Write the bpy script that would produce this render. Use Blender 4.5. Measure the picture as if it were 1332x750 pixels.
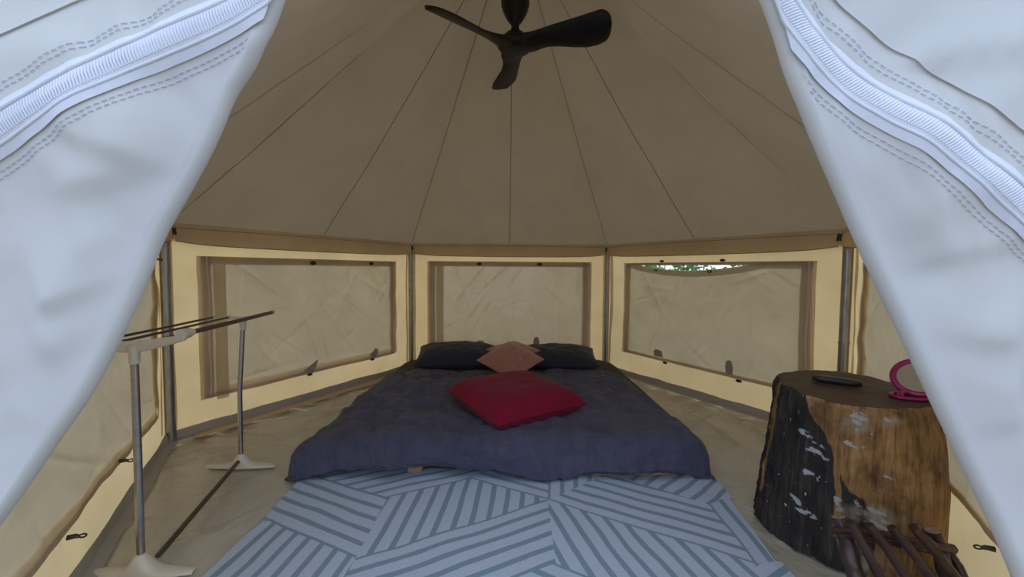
import bpy, math, random
from mathutils import Vector, Matrix, noise
random.seed(7)
PI = math.pi
for o in list(bpy.data.objects):
    bpy.data.objects.remove(o)
SC = bpy.context.scene
COL = SC.collection

# ------------------------------------------------------------------ camera, light, exposure
cam = bpy.data.cameras.new('camera'); camo = bpy.data.objects.new('camera', cam); COL.objects.link(camo)
SC.camera = camo
cam.sensor_width = 36.0; cam.lens = 521.15 / 1332 * 36.0; cam.clip_start = 0.02
CR = Vector((0.99989, -0.012769, 0.0075013)); CU = Vector((-0.0068815, 0.0479099, 0.998828)); CF = Vector((0.0131135, 0.99877, -0.0478167))
M = Matrix.Identity(4)
for i in range(3):
    M[i][0] = CR[i]; M[i][1] = CU[i]; M[i][2] = -CF[i]
M[0][3], M[1][3], M[2][3] = -0.02466, -2.29176, 1.01858
camo.matrix_world = M

SKY_FRONT = (0.98, 1.22, 1.62)      # open sky before the tent door
SKY_BACK = (0.80, 0.86, 0.90)       # light among the trees behind it
SKY_STRENGTH = 1.0
w = bpy.data.worlds.new('overcast_sky'); SC.world = w; w.use_nodes = True
nt = w.node_tree; bg = nt.nodes['Background']
tc = nt.nodes.new('ShaderNodeTexCoord'); sp = nt.nodes.new('ShaderNodeSeparateXYZ'); rp = nt.nodes.new('ShaderNodeValToRGB')
mr0 = nt.nodes.new('ShaderNodeMapRange'); mr0.inputs['From Min'].default_value = -1; mr0.inputs['From Max'].default_value = 1
nt.links.new(tc.outputs['Generated'], sp.inputs[0]); nt.links.new(sp.outputs['Y'], mr0.inputs[0]); nt.links.new(mr0.outputs[0], rp.inputs[0]); nt.links.new(rp.outputs[0], bg.inputs[0])
rp.color_ramp.elements[0].position = 0.1; rp.color_ramp.elements[0].color = (*SKY_FRONT, 1)
rp.color_ramp.elements[1].position = 0.75; rp.color_ramp.elements[1].color = (*SKY_BACK, 1)
bg.inputs[1].default_value = SKY_STRENGTH

vs = SC.view_settings
vs.view_transform = 'Standard'; vs.look = 'None'; vs.gamma = 1.0; vs.use_curve_mapping = False
vs.exposure = 0.38
SC.display_settings.display_device = 'sRGB'

# ------------------------------------------------------------------ materials
def newmat(name):
    m = bpy.data.materials.new(name); m.use_nodes = True
    t = m.node_tree; t.nodes.clear()
    out = t.nodes.new('ShaderNodeOutputMaterial')
    return m, t, out

def nd(t, kind, **inp):
    n = t.nodes.new(kind)
    for k, v in inp.items():
        k = k.replace('_', ' ')
        if k in n.inputs: n.inputs[k].default_value = v
    return n

def coords(t, scale=(1, 1, 1), which='Object'):
    c = t.nodes.new('ShaderNodeTexCoord'); mp = t.nodes.new('ShaderNodeMapping'); mp.inputs['Scale'].default_value = scale
    t.links.new(c.outputs[which], mp.inputs['Vector']); return mp.outputs[0]

def noisetex(t, vec, scale, detail=4, rough=0.55, dist=0.0):
    n = nd(t, 'ShaderNodeTexNoise', Scale=scale, Detail=detail, Roughness=rough, Distortion=dist)
    t.links.new(vec, n.inputs['Vector']); return n.outputs['Fac']

def ramp(t, fac, stops):
    r = t.nodes.new('ShaderNodeValToRGB'); cr = r.color_ramp
    while len(cr.elements) < len(stops): cr.elements.new(0.5)
    for e, (p, c) in zip(cr.elements, stops):
        e.position = p; e.color = (*c, 1) if len(c) == 3 else c
    t.links.new(fac, r.inputs[0]); return r.outputs[0]

def bump(t, height, strength, dist=0.01, prev=None):
    b = nd(t, 'ShaderNodeBump', Strength=strength, Distance=dist)
    t.links.new(height, b.inputs['Height'])
    if prev is not None: t.links.new(prev, b.inputs['Normal'])
    return b.outputs[0]

def vary(c, k):
    return tuple(min(1.0, x * k) for x in c)

def solid(name, col, rough=0.5, metal=0.0, var=0.12, nscale=30, bstr=0.15, bscale=200, spec=0.5, stretch=(1, 1, 1), sheen=0.0, coat=0.0):
    m, t, out = newmat(name)
    p = nd(t, 'ShaderNodeBsdfPrincipled', Roughness=rough, Metallic=metal)
    p.inputs['Specular IOR Level'].default_value = spec
    p.inputs['Sheen Weight'].default_value = sheen
    p.inputs['Coat Weight'].default_value = coat
    v = coords(t, stretch)
    f = noisetex(t, v, nscale)
    t.links.new(ramp(t, f, [(0.25, vary(col, 1 - var)), (0.75, vary(col, 1 + var))]), p.inputs['Base Color'])
    if bstr > 0:
        t.links.new(bump(t, noisetex(t, v, bscale), bstr, 0.002), p.inputs['Normal'])
    t.links.new(p.outputs[0], out.inputs[0]); return m

def cloth(name, dif, tra, fac=0.5, var=0.08, weave=900, gloss=0.0, grough=0.4, bstr=0.2, creases=0.0):
    """Thin canvas: reflects on its own side, lets light through from the other."""
    m, t, out = newmat(name)
    v = coords(t)
    f = noisetex(t, v, 3.0, 6, 0.6)
    d = nd(t, 'ShaderNodeBsdfDiffuse'); tr = nd(t, 'ShaderNodeBsdfTranslucent')
    t.links.new(ramp(t, f, [(0.3, vary(dif, 1 - var)), (0.7, vary(dif, 1 + var))]), d.inputs[0])
    t.links.new(ramp(t, f, [(0.3, vary(tra, 1 - var)), (0.7, vary(tra, 1 + var))]), tr.inputs[0])
    nrm = bump(t, noisetex(t, v, weave * 0.35, 2), bstr, 0.0012)
    if creases > 0:
        cr = nd(t, 'ShaderNodeTexVoronoi', Scale=4.5); cr.feature = 'DISTANCE_TO_EDGE'
        mx = t.nodes.new('ShaderNodeVectorMath'); mx.operation = 'ADD'
        nz = nd(t, 'ShaderNodeTexNoise', Scale=3.0, Detail=3.0); t.links.new(v, nz.inputs['Vector'])
        t.links.new(v, mx.inputs[0]); t.links.new(nz.outputs['Color'], mx.inputs[1]); t.links.new(mx.outputs[0], cr.inputs['Vector'])
        mr = nd(t, 'ShaderNodeMapRange'); mr.inputs['From Max'].default_value = 0.06
        t.links.new(cr.outputs['Distance'], mr.inputs['Value'])
        nrm = bump(t, mr.outputs[0], creases, 0.006, nrm)
        nrm = bump(t, noisetex(t, v, 7.0, 5, 0.6, 1.0), creases, 0.03, nrm)
    t.links.new(nrm, d.inputs['Normal']); t.links.new(nrm, tr.inputs['Normal'])
    mix = nd(t, 'ShaderNodeMixShader'); mix.inputs[0].default_value = fac
    t.links.new(d.outputs[0], mix.inputs[1]); t.links.new(tr.outputs[0], mix.inputs[2])
    last = mix.outputs[0]
    if gloss > 0:
        g = nd(t, 'ShaderNodeBsdfGlossy', Roughness=grough); g.inputs[0].default_value = (1, 1, 1, 1)
        t.links.new(nrm, g.inputs['Normal'])
        m2 = nd(t, 'ShaderNodeMixShader'); m2.inputs[0].default_value = gloss
        t.links.new(last, m2.inputs[1]); t.links.new(g.outputs[0], m2.inputs[2]); last = m2.outputs[0]
    t.links.new(last, out.inputs[0]); return m

MAT = {}
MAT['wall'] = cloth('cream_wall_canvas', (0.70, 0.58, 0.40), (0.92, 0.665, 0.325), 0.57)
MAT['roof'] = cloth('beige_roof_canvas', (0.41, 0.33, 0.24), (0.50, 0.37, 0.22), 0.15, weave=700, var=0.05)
MAT['roofhem'] = cloth('roof_seam_canvas', (0.32, 0.265, 0.19), (0.28, 0.21, 0.13), 0.12)
MAT['valance'] = cloth('valance_canvas', (0.50, 0.41, 0.28), (0.86, 0.65, 0.37), 0.42)
MAT['flap'] = cloth('window_flap_canvas', (0.52, 0.455, 0.36), (0.74, 0.575, 0.325), 0.38, gloss=0.05, grough=0.32)
MAT['hem'] = cloth('window_hem_canvas', (0.44, 0.39, 0.32), (0.85, 0.71, 0.50), 0.46)
MAT['zipw'] = cloth('pale_window_zip', (0.70, 0.64, 0.54), (0.75, 0.65, 0.45), 0.35)
MAT['tab'] = cloth('tab_canvas', (0.40, 0.34, 0.25), (0.4, 0.32, 0.2), 0.2)
MAT['inner'] = cloth('inner_strip_canvas', (0.50, 0.43, 0.33), (0.86, 0.69, 0.44), 0.44)
MAT['skirt'] = cloth('grey_skirting_sheet', (0.36, 0.32, 0.27), (0.3, 0.24, 0.16), 0.12, gloss=0.05)
MAT['doorflap'] = cloth('white_door_canvas', (0.66, 0.655, 0.65), (0.68, 0.66, 0.60), 0.24, var=0.03, gloss=0.03, grough=0.5)
MAT['ziptape'] = solid('white_zip_tape', (0.68, 0.69, 0.76), 0.6, var=0.04, bstr=0.3, bscale=900)
MAT['zipteeth'] = solid('white_zip_teeth', (0.72, 0.74, 0.82), 0.35, var=0.03, bstr=0.0)
MAT['stitch'] = solid('stitch_thread', (0.56, 0.60, 0.74), 0.7, bstr=0)
MAT['black'] = solid('black_plastic', (0.012, 0.012, 0.012), 0.4, bstr=0.0)
MAT['fan'] = solid('black_fan_plastic', (0.011, 0.009, 0.008), 0.42, bstr=0.02, spec=0.4)
MAT['steel'] = solid('galvanised_steel', (0.33, 0.32, 0.30), 0.38, 0.9, var=0.25, nscale=60, bstr=0.1, bscale=120, stretch=(1, 1, 0.25))
MAT['chrome'] = solid('brushed_tube', (0.42, 0.40, 0.38), 0.3, 0.95, var=0.15, nscale=60, bstr=0.05)
MAT['bronze'] = solid('dark_bronze_tube', (0.10, 0.075, 0.055), 0.42, 0.5, var=0.2, bstr=0.05)
MAT['plastic'] = solid('cream_plastic', (0.60, 0.52, 0.40), 0.42, var=0.05, bstr=0.03)
MAT['duvet'] = None
MAT['pillow'] = solid('navy_pillow_cotton', (0.012, 0.015, 0.021), 0.85, var=0.15, bstr=0.35, bscale=500, sheen=0.12)
MAT['red'] = solid('crimson_velvet', (0.185, 0.004, 0.020), 0.8, var=0.10, nscale=9, bstr=0.3, bscale=500, sheen=0.06, spec=0.15)
MAT['pink'] = solid('dusty_pink_satin', (0.37, 0.150, 0.100), 0.5, var=0.1, nscale=20, bstr=0.3, bscale=600, sheen=0.2)
MAT['pinkthread'] = solid('pale_pink_thread', (0.52, 0.30, 0.25), 0.4, bstr=0.2)
MAT['pinewood'] = solid('pine_slat_wood', (0.32, 0.19, 0.085), 0.7, var=0.3, nscale=12, stretch=(1, 0.12, 1), bstr=0.3, bscale=80)
MAT['stick'] = solid('dark_reddish_branch', (0.045, 0.020, 0.016), 0.38, var=0.5, nscale=25, bstr=0.6, bscale=70)
MAT['stickend'] = solid('cut_branch_end', (0.30, 0.20, 0.12), 0.7, var=0.25, bstr=0.4)
MAT['magenta'] = solid('magenta_plastic', (0.30, 0.008, 0.085), 0.3, var=0.05, bstr=0.0)
MAT['mirror'] = solid('mirror_glass', (0.85, 0.85, 0.85), 0.03, 1.0, var=0.0, bstr=0.0)
MAT['ruglight'] = solid('pale_blue_woven_rug', (0.45, 0.495, 0.60), 0.9, var=0.14, nscale=260, bstr=0.6, bscale=700, stretch=(1, 1, 1))
MAT['rugdark'] = solid('teal_blue_woven_rug', (0.21, 0.285, 0.35), 0.9, var=0.16, nscale=260, bstr=0.6, bscale=700)
MAT['peg'] = solid('pale_timber_peg', (0.55, 0.40, 0.25), 0.6, bstr=0.1)
MAT['soil'] = solid('bare_earth', (0.20, 0.16, 0.11), 0.95, var=0.3, nscale=3, bstr=0.5, bscale=30)
MAT['bark'] = solid('shrub_stem', (0.42, 0.36, 0.28), 0.8, bstr=0.3)

def m_leaf():
    m, t, out = newmat('green_leaves')
    v = coords(t); f = noisetex(t, v, 9.0, 2)
    d = nd(t, 'ShaderNodeBsdfPrincipled', Roughness=0.4); tr = nd(t, 'ShaderNodeBsdfTranslucent')
    c = ramp(t, f, [(0.3, (0.05, 0.20, 0.04)), (0.7, (0.22, 0.45, 0.10))])
    t.links.new(c, d.inputs['Base Color']); t.links.new(c, tr.inputs[0])
    mx = nd(t, 'ShaderNodeMixShader'); mx.inputs[0].default_value = 0.4
    t.links.new(d.outputs[0], mx.inputs[1]); t.links.new(tr.outputs[0], mx.inputs[2]); t.links.new(mx.outputs[0], out.inputs[0])
    return m
MAT['leaf'] = m_leaf()

def m_floor():
    m, t, out = newmat('groundsheet_vinyl')
    v = coords(t)
    p = nd(t, 'ShaderNodeBsdfPrincipled', Roughness=0.24)
    p.inputs['Specular IOR Level'].default_value = 0.8
    f = noisetex(t, v, 2.2, 6, 0.6, 0.6)
    t.links.new(ramp(t, f, [(0.3, (0.385, 0.338, 0.255)), (0.7, (0.50, 0.45, 0.36))]), p.inputs['Base Color'])
    vo = nd(t, 'ShaderNodeTexVoronoi', Scale=1.9); vo.feature = 'DISTANCE_TO_EDGE'
    mx = t.nodes.new('ShaderNodeVectorMath'); mx.operation = 'ADD'
    nz = nd(t, 'ShaderNodeTexNoise', Scale=2.0, Detail=4.0); t.links.new(v, nz.inputs['Vector'])
    t.links.new(v, mx.inputs[0]); t.links.new(nz.outputs['Color'], mx.inputs[1]); t.links.new(mx.outputs[0], vo.inputs['Vector'])
    mr = nd(t, 'ShaderNodeMapRange'); mr.inputs['From Max'].default_value = 0.10; mr.interpolation_type = 'SMOOTHSTEP'
    mr.inputs['To Min'].default_value = 1.0; mr.inputs['To Max'].default_value = 0.0
    t.links.new(vo.outputs['Distance'], mr.inputs['Value'])
    b = bump(t, mr.outputs[0], 0.35, 0.010)
    b = bump(t, noisetex(t, v, 3.0, 4, 0.55, 0.8), 0.5, 0.05, b)
    b = bump(t, noisetex(t, v, 420, 2), 0.12, 0.001, b)
    t.links.new(b, p.inputs['Normal']); t.links.new(p.outputs[0], out.inputs[0]); return m
MAT['floor'] = m_floor()

def m_duvet():
    m, t, out = newmat('slate_duvet_cotton')
    v = coords(t)
    p = nd(t, 'ShaderNodeBsdfPrincipled', Roughness=0.62)
    p.inputs['Specular IOR Level'].default_value = 0.35
    p.inputs['Sheen Weight'].default_value = 0.10
    f = noisetex(t, v, 3, 5)
    t.links.new(ramp(t, f, [(0.3, (0.055, 0.050, 0.086)), (0.7, (0.074, 0.067, 0.114))]), p.inputs['Base Color'])
    b = bump(t, noisetex(t, coords(t, (7, 2.2, 5)), 2.2, 7, 0.62, 1.2), 0.9, 0.045)
    b = bump(t, noisetex(t, coords(t, (2, 6, 4)), 3.2, 6, 0.6, 0.8), 0.6, 0.03, b)
    b = bump(t, noisetex(t, v, 700, 2), 0.15, 0.001, b)
    t.links.new(b, p.inputs['Normal']); t.links.new(p.outputs[0], out.inputs[0]); return m
MAT['duvet'] = m_duvet()

def m_sheet():
    m, t, out = newmat('dark_striped_sheet')
    v = coords(t)
    p = nd(t, 'ShaderNodeBsdfPrincipled', Roughness=0.8)
    wv = nd(t, 'ShaderNodeTexWave', Scale=12.0, Distortion=0.3); t.links.new(v, wv.inputs['Vector'])
    t.links.new(ramp(t, wv.outputs['Fac'], [(0.3, (0.020, 0.018, 0.020)), (0.7, (0.055, 0.045, 0.042))]), p.inputs['Base Color'])
    t.links.new(bump(t, noisetex(t, v, 500), 0.3, 0.001), p.inputs['Normal'])
    t.links.new(p.outputs[0], out.inputs[0]); return m
MAT['sheet'] = m_sheet()

def m_stump():
    """Charred bark, ochre bare wood and white scuffs; the patches come from the mesh's own tone layer."""
    m, t, out = newmat('weathered_stump_wood')
    p = nd(t, 'ShaderNodeBsdfPrincipled', Roughness=0.72)
    p.inputs['Specular IOR Level'].default_value = 0.3
    at = t.nodes.new('ShaderNodeAttribute'); at.attribute_name = 'tone'
    s = t.nodes.new('ShaderNodeSeparateColor'); t.links.new(at.outputs['Color'], s.inputs[0])
    grain = noisetex(t, coords(t, (26, 26, 2.2)), 2.6, 8, 0.68, 0.5)
    blot = noisetex(t, coords(t), 9, 6, 0.65)
    ochre = ramp(t, grain, [(0.25, (0.085, 0.042, 0.018)), (0.47, (0.29, 0.155, 0.055)), (0.72, (0.48, 0.30, 0.13))])
    dark = ramp(t, grain, [(0.28, (0.012, 0.010, 0.011)), (0.52, (0.034, 0.028, 0.027)), (0.75, (0.12, 0.085, 0.062))])
    fine = noisetex(t, coords(t, (40, 40, 8)), 3, 6, 0.7)
    def add_mul(a, amt):
        x = t.nodes.new('ShaderNodeMath'); x.operation = 'MULTIPLY_ADD'
        t.links.new(fine, x.inputs[0]); x.inputs[1].default_value = amt
        t.links.new(a, x.inputs[2]); return x.outputs[0]
    k = ramp(t, add_mul(s.outputs[0], 0.5), [(0.62, (0, 0, 0)), (0.86, (1, 1, 1))])
    mx = t.nodes.new('ShaderNodeMix'); mx.data_type = 'RGBA'
    t.links.new(k, mx.inputs[0]); t.links.new(ochre, mx.inputs[6]); t.links.new(dark, mx.inputs[7])
    # brown smoky blotches on the bare wood
    br = t.nodes.new('ShaderNodeMix'); br.data_type = 'RGBA'; br.blend_type = 'MULTIPLY'; br.inputs[0].default_value = 1.0
    t.links.new(mx.outputs[2], br.inputs[6]); t.links.new(ramp(t, blot, [(0.34, (0.42, 0.36, 0.32)), (0.5, (0.85, 0.80, 0.76)), (0.66, (1.15, 1.08, 1.0))]), br.inputs[7])
    kw = ramp(t, add_mul(s.outputs[1], 0.6), [(0.72, (0, 0, 0)), (0.90, (1, 1, 1))])
    m2 = t.nodes.new('ShaderNodeMix'); m2.data_type = 'RGBA'
    t.links.new(kw, m2.inputs[0]); t.links.new(br.outputs[2], m2.inputs[6]); m2.inputs[7].default_value = (0.38, 0.38, 0.39, 1)
    kp = ramp(t, add_mul(s.outputs[2], 0.5), [(0.45, (0, 0, 0)), (0.95, (0.8, 0.8, 0.8))])
    m3 = t.nodes.new('ShaderNodeMix'); m3.data_type = 'RGBA'
    t.links.new(kp, m3.inputs[0]); t.links.new(br.outputs[2], m3.inputs[6]); m3.inputs[7].default_value = (0.36, 0.29, 0.21, 1)
    t.links.new(m3.outputs[2], m2.inputs[6])
    t.links.new(m2.outputs[2], p.inputs['Base Color'])
    b = bump(t, grain, 0.7, 0.012); b = bump(t, blot, 0.4, 0.02, b)
    t.links.new(b, p.inputs['Normal']); t.links.new(p.outputs[0], out.inputs[0]); return m
MAT['stump'] = m_stump()

def m_stumptop():
    m, t, out = newmat('stump_cut_top')
    p = nd(t, 'ShaderNodeBsdfPrincipled', Roughness=0.5)
    f = noisetex(t, coords(t, (6, 18, 4)), 3.0, 7, 0.65, 0.6)
    c = ramp(t, f, [(0.3, (0.030, 0.015, 0.011)), (0.6, (0.075, 0.040, 0.028)), (0.8, (0.12, 0.07, 0.05))])
    t.links.new(c, p.inputs['Base Color'])
    t.links.new(bump(t, f, 0.3, 0.004), p.inputs['Normal']); t.links.new(p.outputs[0], out.inputs[0]); return m
MAT['stumptop'] = m_stumptop()

# ------------------------------------------------------------------ mesh helpers
class MB:
    def __init__(s): s.v = []; s.f = []; s.m = []
    def add(s, verts, faces, mi=0):
        b = len(s.v); s.v += [tuple(x) for x in verts]; s.f += [tuple(i + b for i in f) for f in faces]; s.m += [mi] * len(faces)
    def grid(s, nu, nv, fn, mi=0, keep=None):
        vs_ = [fn(i / nu, j / nv) for j in range(nv + 1) for i in range(nu + 1)]
        fs = [(j * (nu + 1) + i, j * (nu + 1) + i + 1, (j + 1) * (nu + 1) + i + 1, (j + 1) * (nu + 1) + i)
              for j in range(nv) for i in range(nu) if keep is None or keep((i + .5) / nu, (j + .5) / nv)]
        s.add(vs_, fs, mi)
    def box(s, lo, hi, mi=0, R=None, c=None):
        vs_ = [Vector((x, y, z)) for z in (lo[2], hi[2]) for y in (lo[1], hi[1]) for x in (lo[0], hi[0])]
        if R is not None: vs_ = [c + R @ x for x in vs_]
        s.add(vs_, [(0, 2, 3, 1), (4, 5, 7, 6), (0, 1, 5, 4), (2, 6, 7, 3), (0, 4, 6, 2), (1, 3, 7, 5)], mi)
    def tube(s, pts, rad, n=14, mi=0, cap=True, closed=False, flat=(1, 1), jit=0.0):
        pts = [Vector(p) for p in pts]; N = len(pts)
        rads = rad if isinstance(rad, (list, tuple)) else [rad] * N
        up = None; rings = []
        for i, p in enumerate(pts):
            if closed: d = pts[(i + 1) % N] - pts[i - 1]
            else: d = pts[min(i + 1, N - 1)] - pts[max(i - 1, 0)]
            d.normalize()
            if up is None:
                up = Vector((0, 0, 1)) if abs(d.z) < 0.9 else Vector((0, 1, 0))
            a = d.cross(up).normalized(); b = a.cross(d).normalized(); up = b
            rings.append([p + (a * math.cos(2 * PI * k / n) * flat[0] + b * math.sin(2 * PI * k / n) * flat[1]) * rads[i] *
                          (1 + jit * noise.noise(p * 30 + Vector((k * 0.7, 0, 0)))) for k in range(n)])
        vs_ = [x for r in rings for x in r]; fs = []
        M_ = N if closed else N - 1
        for i in range(M_):
            for k in range(n):
                j = (i + 1) % N
                fs.append((i * n + k, i * n + (k + 1) % n, j * n + (k + 1) % n, j * n + k))
        if cap and not closed:
            fs.append(tuple(range(n))[::-1]); fs.append(tuple((N - 1) * n + k for k in range(n)))
        s.add(vs_, fs, mi)
    def lathe(s, c, prof, n=32, mi=0):
        vs_ = [(c[0] + r * math.cos(2 * PI * k / n), c[1] + r * math.sin(2 * PI * k / n), z) for r, z in prof for k in range(n)]
        fs = [(i * n + k, i * n + (k + 1) % n, (i + 1) * n + (k + 1) % n, (i + 1) * n + k) for i in range(len(prof) - 1) for k in range(n)]
        fs.append(tuple(range(n))[::-1]); fs.append(tuple((len(prof) - 1) * n + k for k in range(n)))
        s.add(vs_, fs, mi)
    def obj(s, name, mats, parent=None, smooth=True, bevel=0.0, solidify=0.0, sub=0, off=None):
        mats = mats if isinstance(mats, (list, tuple)) else [mats]
        o3 = Vector((0, 0, 0))
        if parent is not None:
            o3 = WORLD_LOC.get(parent.name, Vector((0, 0, 0)))
        me = bpy.data.meshes.new(name); me.from_pydata([tuple(Vector(x) - o3) for x in s.v], [], s.f); me.update()
        for mm in mats: me.materials.append(MAT[mm])
        for p, mi in zip(me.polygons, s.m): p.material_index = mi; p.use_smooth = smooth
        o = bpy.data.objects.new(name, me); COL.objects.link(o)
        if parent is not None: o.parent = parent
        WORLD_LOC[o.name] = o3
        if solidify:
            q = o.modifiers.new('thickness', 'SOLIDIFY'); q.thickness = solidify; q.offset = 0
        if bevel:
            q = o.modifiers.new('bevel', 'BEVEL'); q.width = bevel; q.segments = 2; q.limit_method = 'ANGLE'
        if sub:
            q = o.modifiers.new('subsurf', 'SUBSURF'); q.levels = sub; q.render_levels = sub
        if smooth:
            try: me.set_sharp_from_angle(angle=math.radians(50))
            except Exception: pass
        return o
WORLD_LOC = {}

def tag(o, label, cat, group=None):
    o['label'] = label; o['category'] = cat
    if group: o['group'] = group
    return o
def struct(o, label=None):
    o['kind'] = 'structure'
    if label: o['label'] = label
    return o
def empty(name, loc):
    o = bpy.data.objects.new(name, None); COL.objects.link(o); o.location = loc; o.empty_display_size = 0.05
    WORLD_LOC[o.name] = Vector(loc); return o
def base_at(o, loc):
    """Moves a one-mesh thing's origin to its base."""
    loc = Vector(loc)
    for v in o.data.vertices: v.co -= loc
    o.location = loc; return o
def fbm(p, o=4):
    return noise.fractal(Vector(p), 1.0, 2.0, o)
def ss(a, b, x):
    t = max(0.0, min(1.0, (x - a) / (b - a))); return t * t * (3 - 2 * t)
def interp(tab, x):
    if x <= tab[0][0]: return tab[0][1]
    for (a, b), (c, d) in zip(tab, tab[1:]):
        if x <= c: return b + (d - b) * (x - a) / (c - a)
    return tab[-1][1]

# ------------------------------------------------------------------ hexagonal tent: shell
S3 = 1.7320508
HEX = {'BL': Vector((-1, S3, 0)), 'BR': Vector((1, S3, 0)), 'R': Vector((2, 0.01, 0)), 'FR': Vector((1.12, -1.75, 0)), 'FL': Vector((-1.02, -1.74, 0)), 'L': Vector((-2, 0, 0))}
ORDER = ['BL', 'BR', 'R', 'FR', 'FL', 'L']
EAVE_Z = 1.272; INSET = 1 - 0.0871 / 2; APEX = Vector((0, 0, 2.98)); WALL_H = 1.205
# ground outside
g = MB(); g.grid(40, 40, lambda u, v: ((u - .5) * 40, (v - .5) * 40, -0.03 + 0.02 * fbm(((u - .5) * 12, (v - .5) * 12, 0)) - 0.02))
struct(g.obj('ground', 'soil'))

# floor: groundsheet
f = MB()
_fr = random.Random(5); FFOLD = []
for i in range(90):
    a_ = _fr.uniform(0, 2 * PI); rr = _fr.uniform(.7, 1.8); da = a_ + _fr.choice((PI / 2, PI / 2, 0, .6)) + _fr.gauss(0, .35)
    FFOLD.append((rr * math.cos(a_), rr * math.sin(a_), math.cos(da), math.sin(da), _fr.uniform(.12, .5), _fr.uniform(.010, .028), _fr.uniform(.004, .014), _fr.uniform(-.5, .5)))
def floor_folds(x, y):
    h = 0.0
    for (fx, fy, ca, sa, ln, wd, am, cv) in FFOLD:
        lx = (x - fx) * ca + (y - fy) * sa
        if abs(lx) > 2.2 * ln: continue
        ly = -(x - fx) * sa + (y - fy) * ca + cv * lx * lx
        if abs(ly) > 3 * wd: continue
        h += am * math.exp(-(lx / ln) ** 2 - (ly / wd) ** 2)
    return h
def floor_z(x, y):
    r = fbm((x * 1.6, y * 1.6, 3.1), 5) * 0.006
    ang = math.atan2(y, x)
    edge = max(0, math.hypot(x, y) - 1.0)
    r += 0.004 * edge * math.sin(ang * 46 + 6 * fbm((x, y, 8))) if edge > 0 else 0
    if not (abs(x) < 1.02 and -1.6 < y < 1.72): r += floor_folds(x, y) * ss(0, .12, 1.68 - max(x * math.cos(q_) + y * math.sin(q_) for q_ in [PI / 6 + k_ * PI / 3 for k_ in range(6)]))
    return max(-0.012, r - 0.004)
def hexclip(x, y, k=0.985):
    return all((x * math.cos(a) + y * math.sin(a)) < S3 * k for a in [PI / 6 + i * PI / 3 for i in range(6)])
for i in range(6):
    A, B = HEX[ORDER[i]], HEX[ORDER[(i + 1) % 6]]
    f.grid(110, 110, lambda u, v, A=A, B=B: (lambda p: (p.x, p.y, floor_z(p.x, p.y)))((A + (B - A) * u) * (v * 0.995)))
struct(f.obj('floor', 'floor'))

WIN = {}
class Panel:
    def __init__(s, a, b):
        s.A, s.B = HEX[a].copy(), HEX[b].copy(); s.t = (s.B - s.A).normalized(); s.L = (s.B - s.A).length
        s.n = Vector((-s.t.y, s.t.x, 0))
        if s.n.dot(-(s.A + s.B)) < 0: s.n = -s.n          # inward
        s.seed = s.A.x * 3.7 + s.A.y
    def wr(s, x, z):
        return 0.016 * fbm((x * 2.2 + s.seed, z * 2.2, 1.5), 3) + 0.008 * abs(fbm((x * 5 + s.seed + z * 2, z * 4, 4), 3))
    def press(s, x, z):
        return -0.035 * math.exp(-((x - 1.02) / .3) ** 2 - ((z - .25) / .35) ** 2) if s.B.x > 1.05 and s.B.y < -1 else 0.0
    def p(s, x, z, off=0.0):
        k = ss(0, .08, x) * ss(0, .08, s.L - x)
        q = s.A + s.t * x + s.n * (off + s.wr(x, z) * k + s.press(x, z))
        return Vector((q.x, q.y, z))

panels = {'wall_back_left': ('L', 'BL'), 'wall_back': ('BL', 'BR'), 'wall_back_right': ('BR', 'R'), 'wall_front_left': ('FL', 'L'), 'wall_front_right': ('R', 'FR')}
PN = {k: Panel(*v) for k, v in panels.items()}
HOLE = {k: (0.27, 1.73, 0.27, 1.055) for k in PN}
HOLE['wall_back_right'] = (0.30, 1.73, 0.27, 1.072)
for k, P in PN.items():
    m = MB(); h = HOLE[k]
    xs = sorted(set([i * P.L / 40 for i in range(41)] + [h[0], h[1]])); zs = sorted(set([i * WALL_H / 30 for i in range(31)] + [h[2], h[3]]))
    vs_ = [P.p(x, z) for z in zs for x in xs]; nx = len(xs)
    fs = []
    for j in range(len(zs) - 1):
        for i in range(nx - 1):
            cx, cz = (xs[i] + xs[i + 1]) / 2, (zs[j] + zs[j + 1]) / 2
            if h[0] < cx < h[1] and h[2] < cz < h[3]: continue
            fs.append((j * nx + i, j * nx + i + 1, (j + 1) * nx + i + 1, (j + 1) * nx + i))
    m.add(vs_, fs)
    wo = m.obj(k, 'wall'); struct(wo)
    # grey sleeve strips beside the corner poles and a faint fold
    sl = MB()
    sl.grid(3, 20, lambda u, v: P.p(0.03 + 0.035 * u, 0.06 + (WALL_H - .06) * v, 0.008 + 0.004 * math.sin(v * 9)))
    sl.grid(3, 20, lambda u, v: P.p(P.L - 0.03 - 0.025 * u, 0.06 + (WALL_H - .06) * v, 0.008 + 0.004 * math.sin(v * 7)))
    sl.obj('pole_sleeve', 'inner', wo)

# skirting strips: the groundsheet turned up the foot of each wall
names = {'wall_back_left': 'baseboard_back_left', 'wall_back': 'baseboard_back', 'wall_back_right': 'baseboard_back_right', 'wall_front_left': 'baseboard_front_left', 'wall_front_right': 'baseboard_front_right'}
for k, P in PN.items():
    m = MB()
    def sk(u, v, P=P):
        x = u * P.L
        wob = 0.012 * fbm((x * 3 + P.seed, 0, 0), 3)
        if v < .5: z = 0.012 * (1 - v * 2) + 0.02 * v * 2; off = 0.060 - 0.035 * v * 2 + wob
        else: z = 0.02 + (0.065 + wob - 0.02) * (v * 2 - 1); off = 0.025 - 0.010 * (v * 2 - 1) + wob * (2 - 2 * v)
        q = P.A + P.t * x + P.n * (off + 0.008); return (q.x, q.y, z)
    m.grid(60, 8, sk); struct(m.obj(names[k], 'skirt'))

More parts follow.
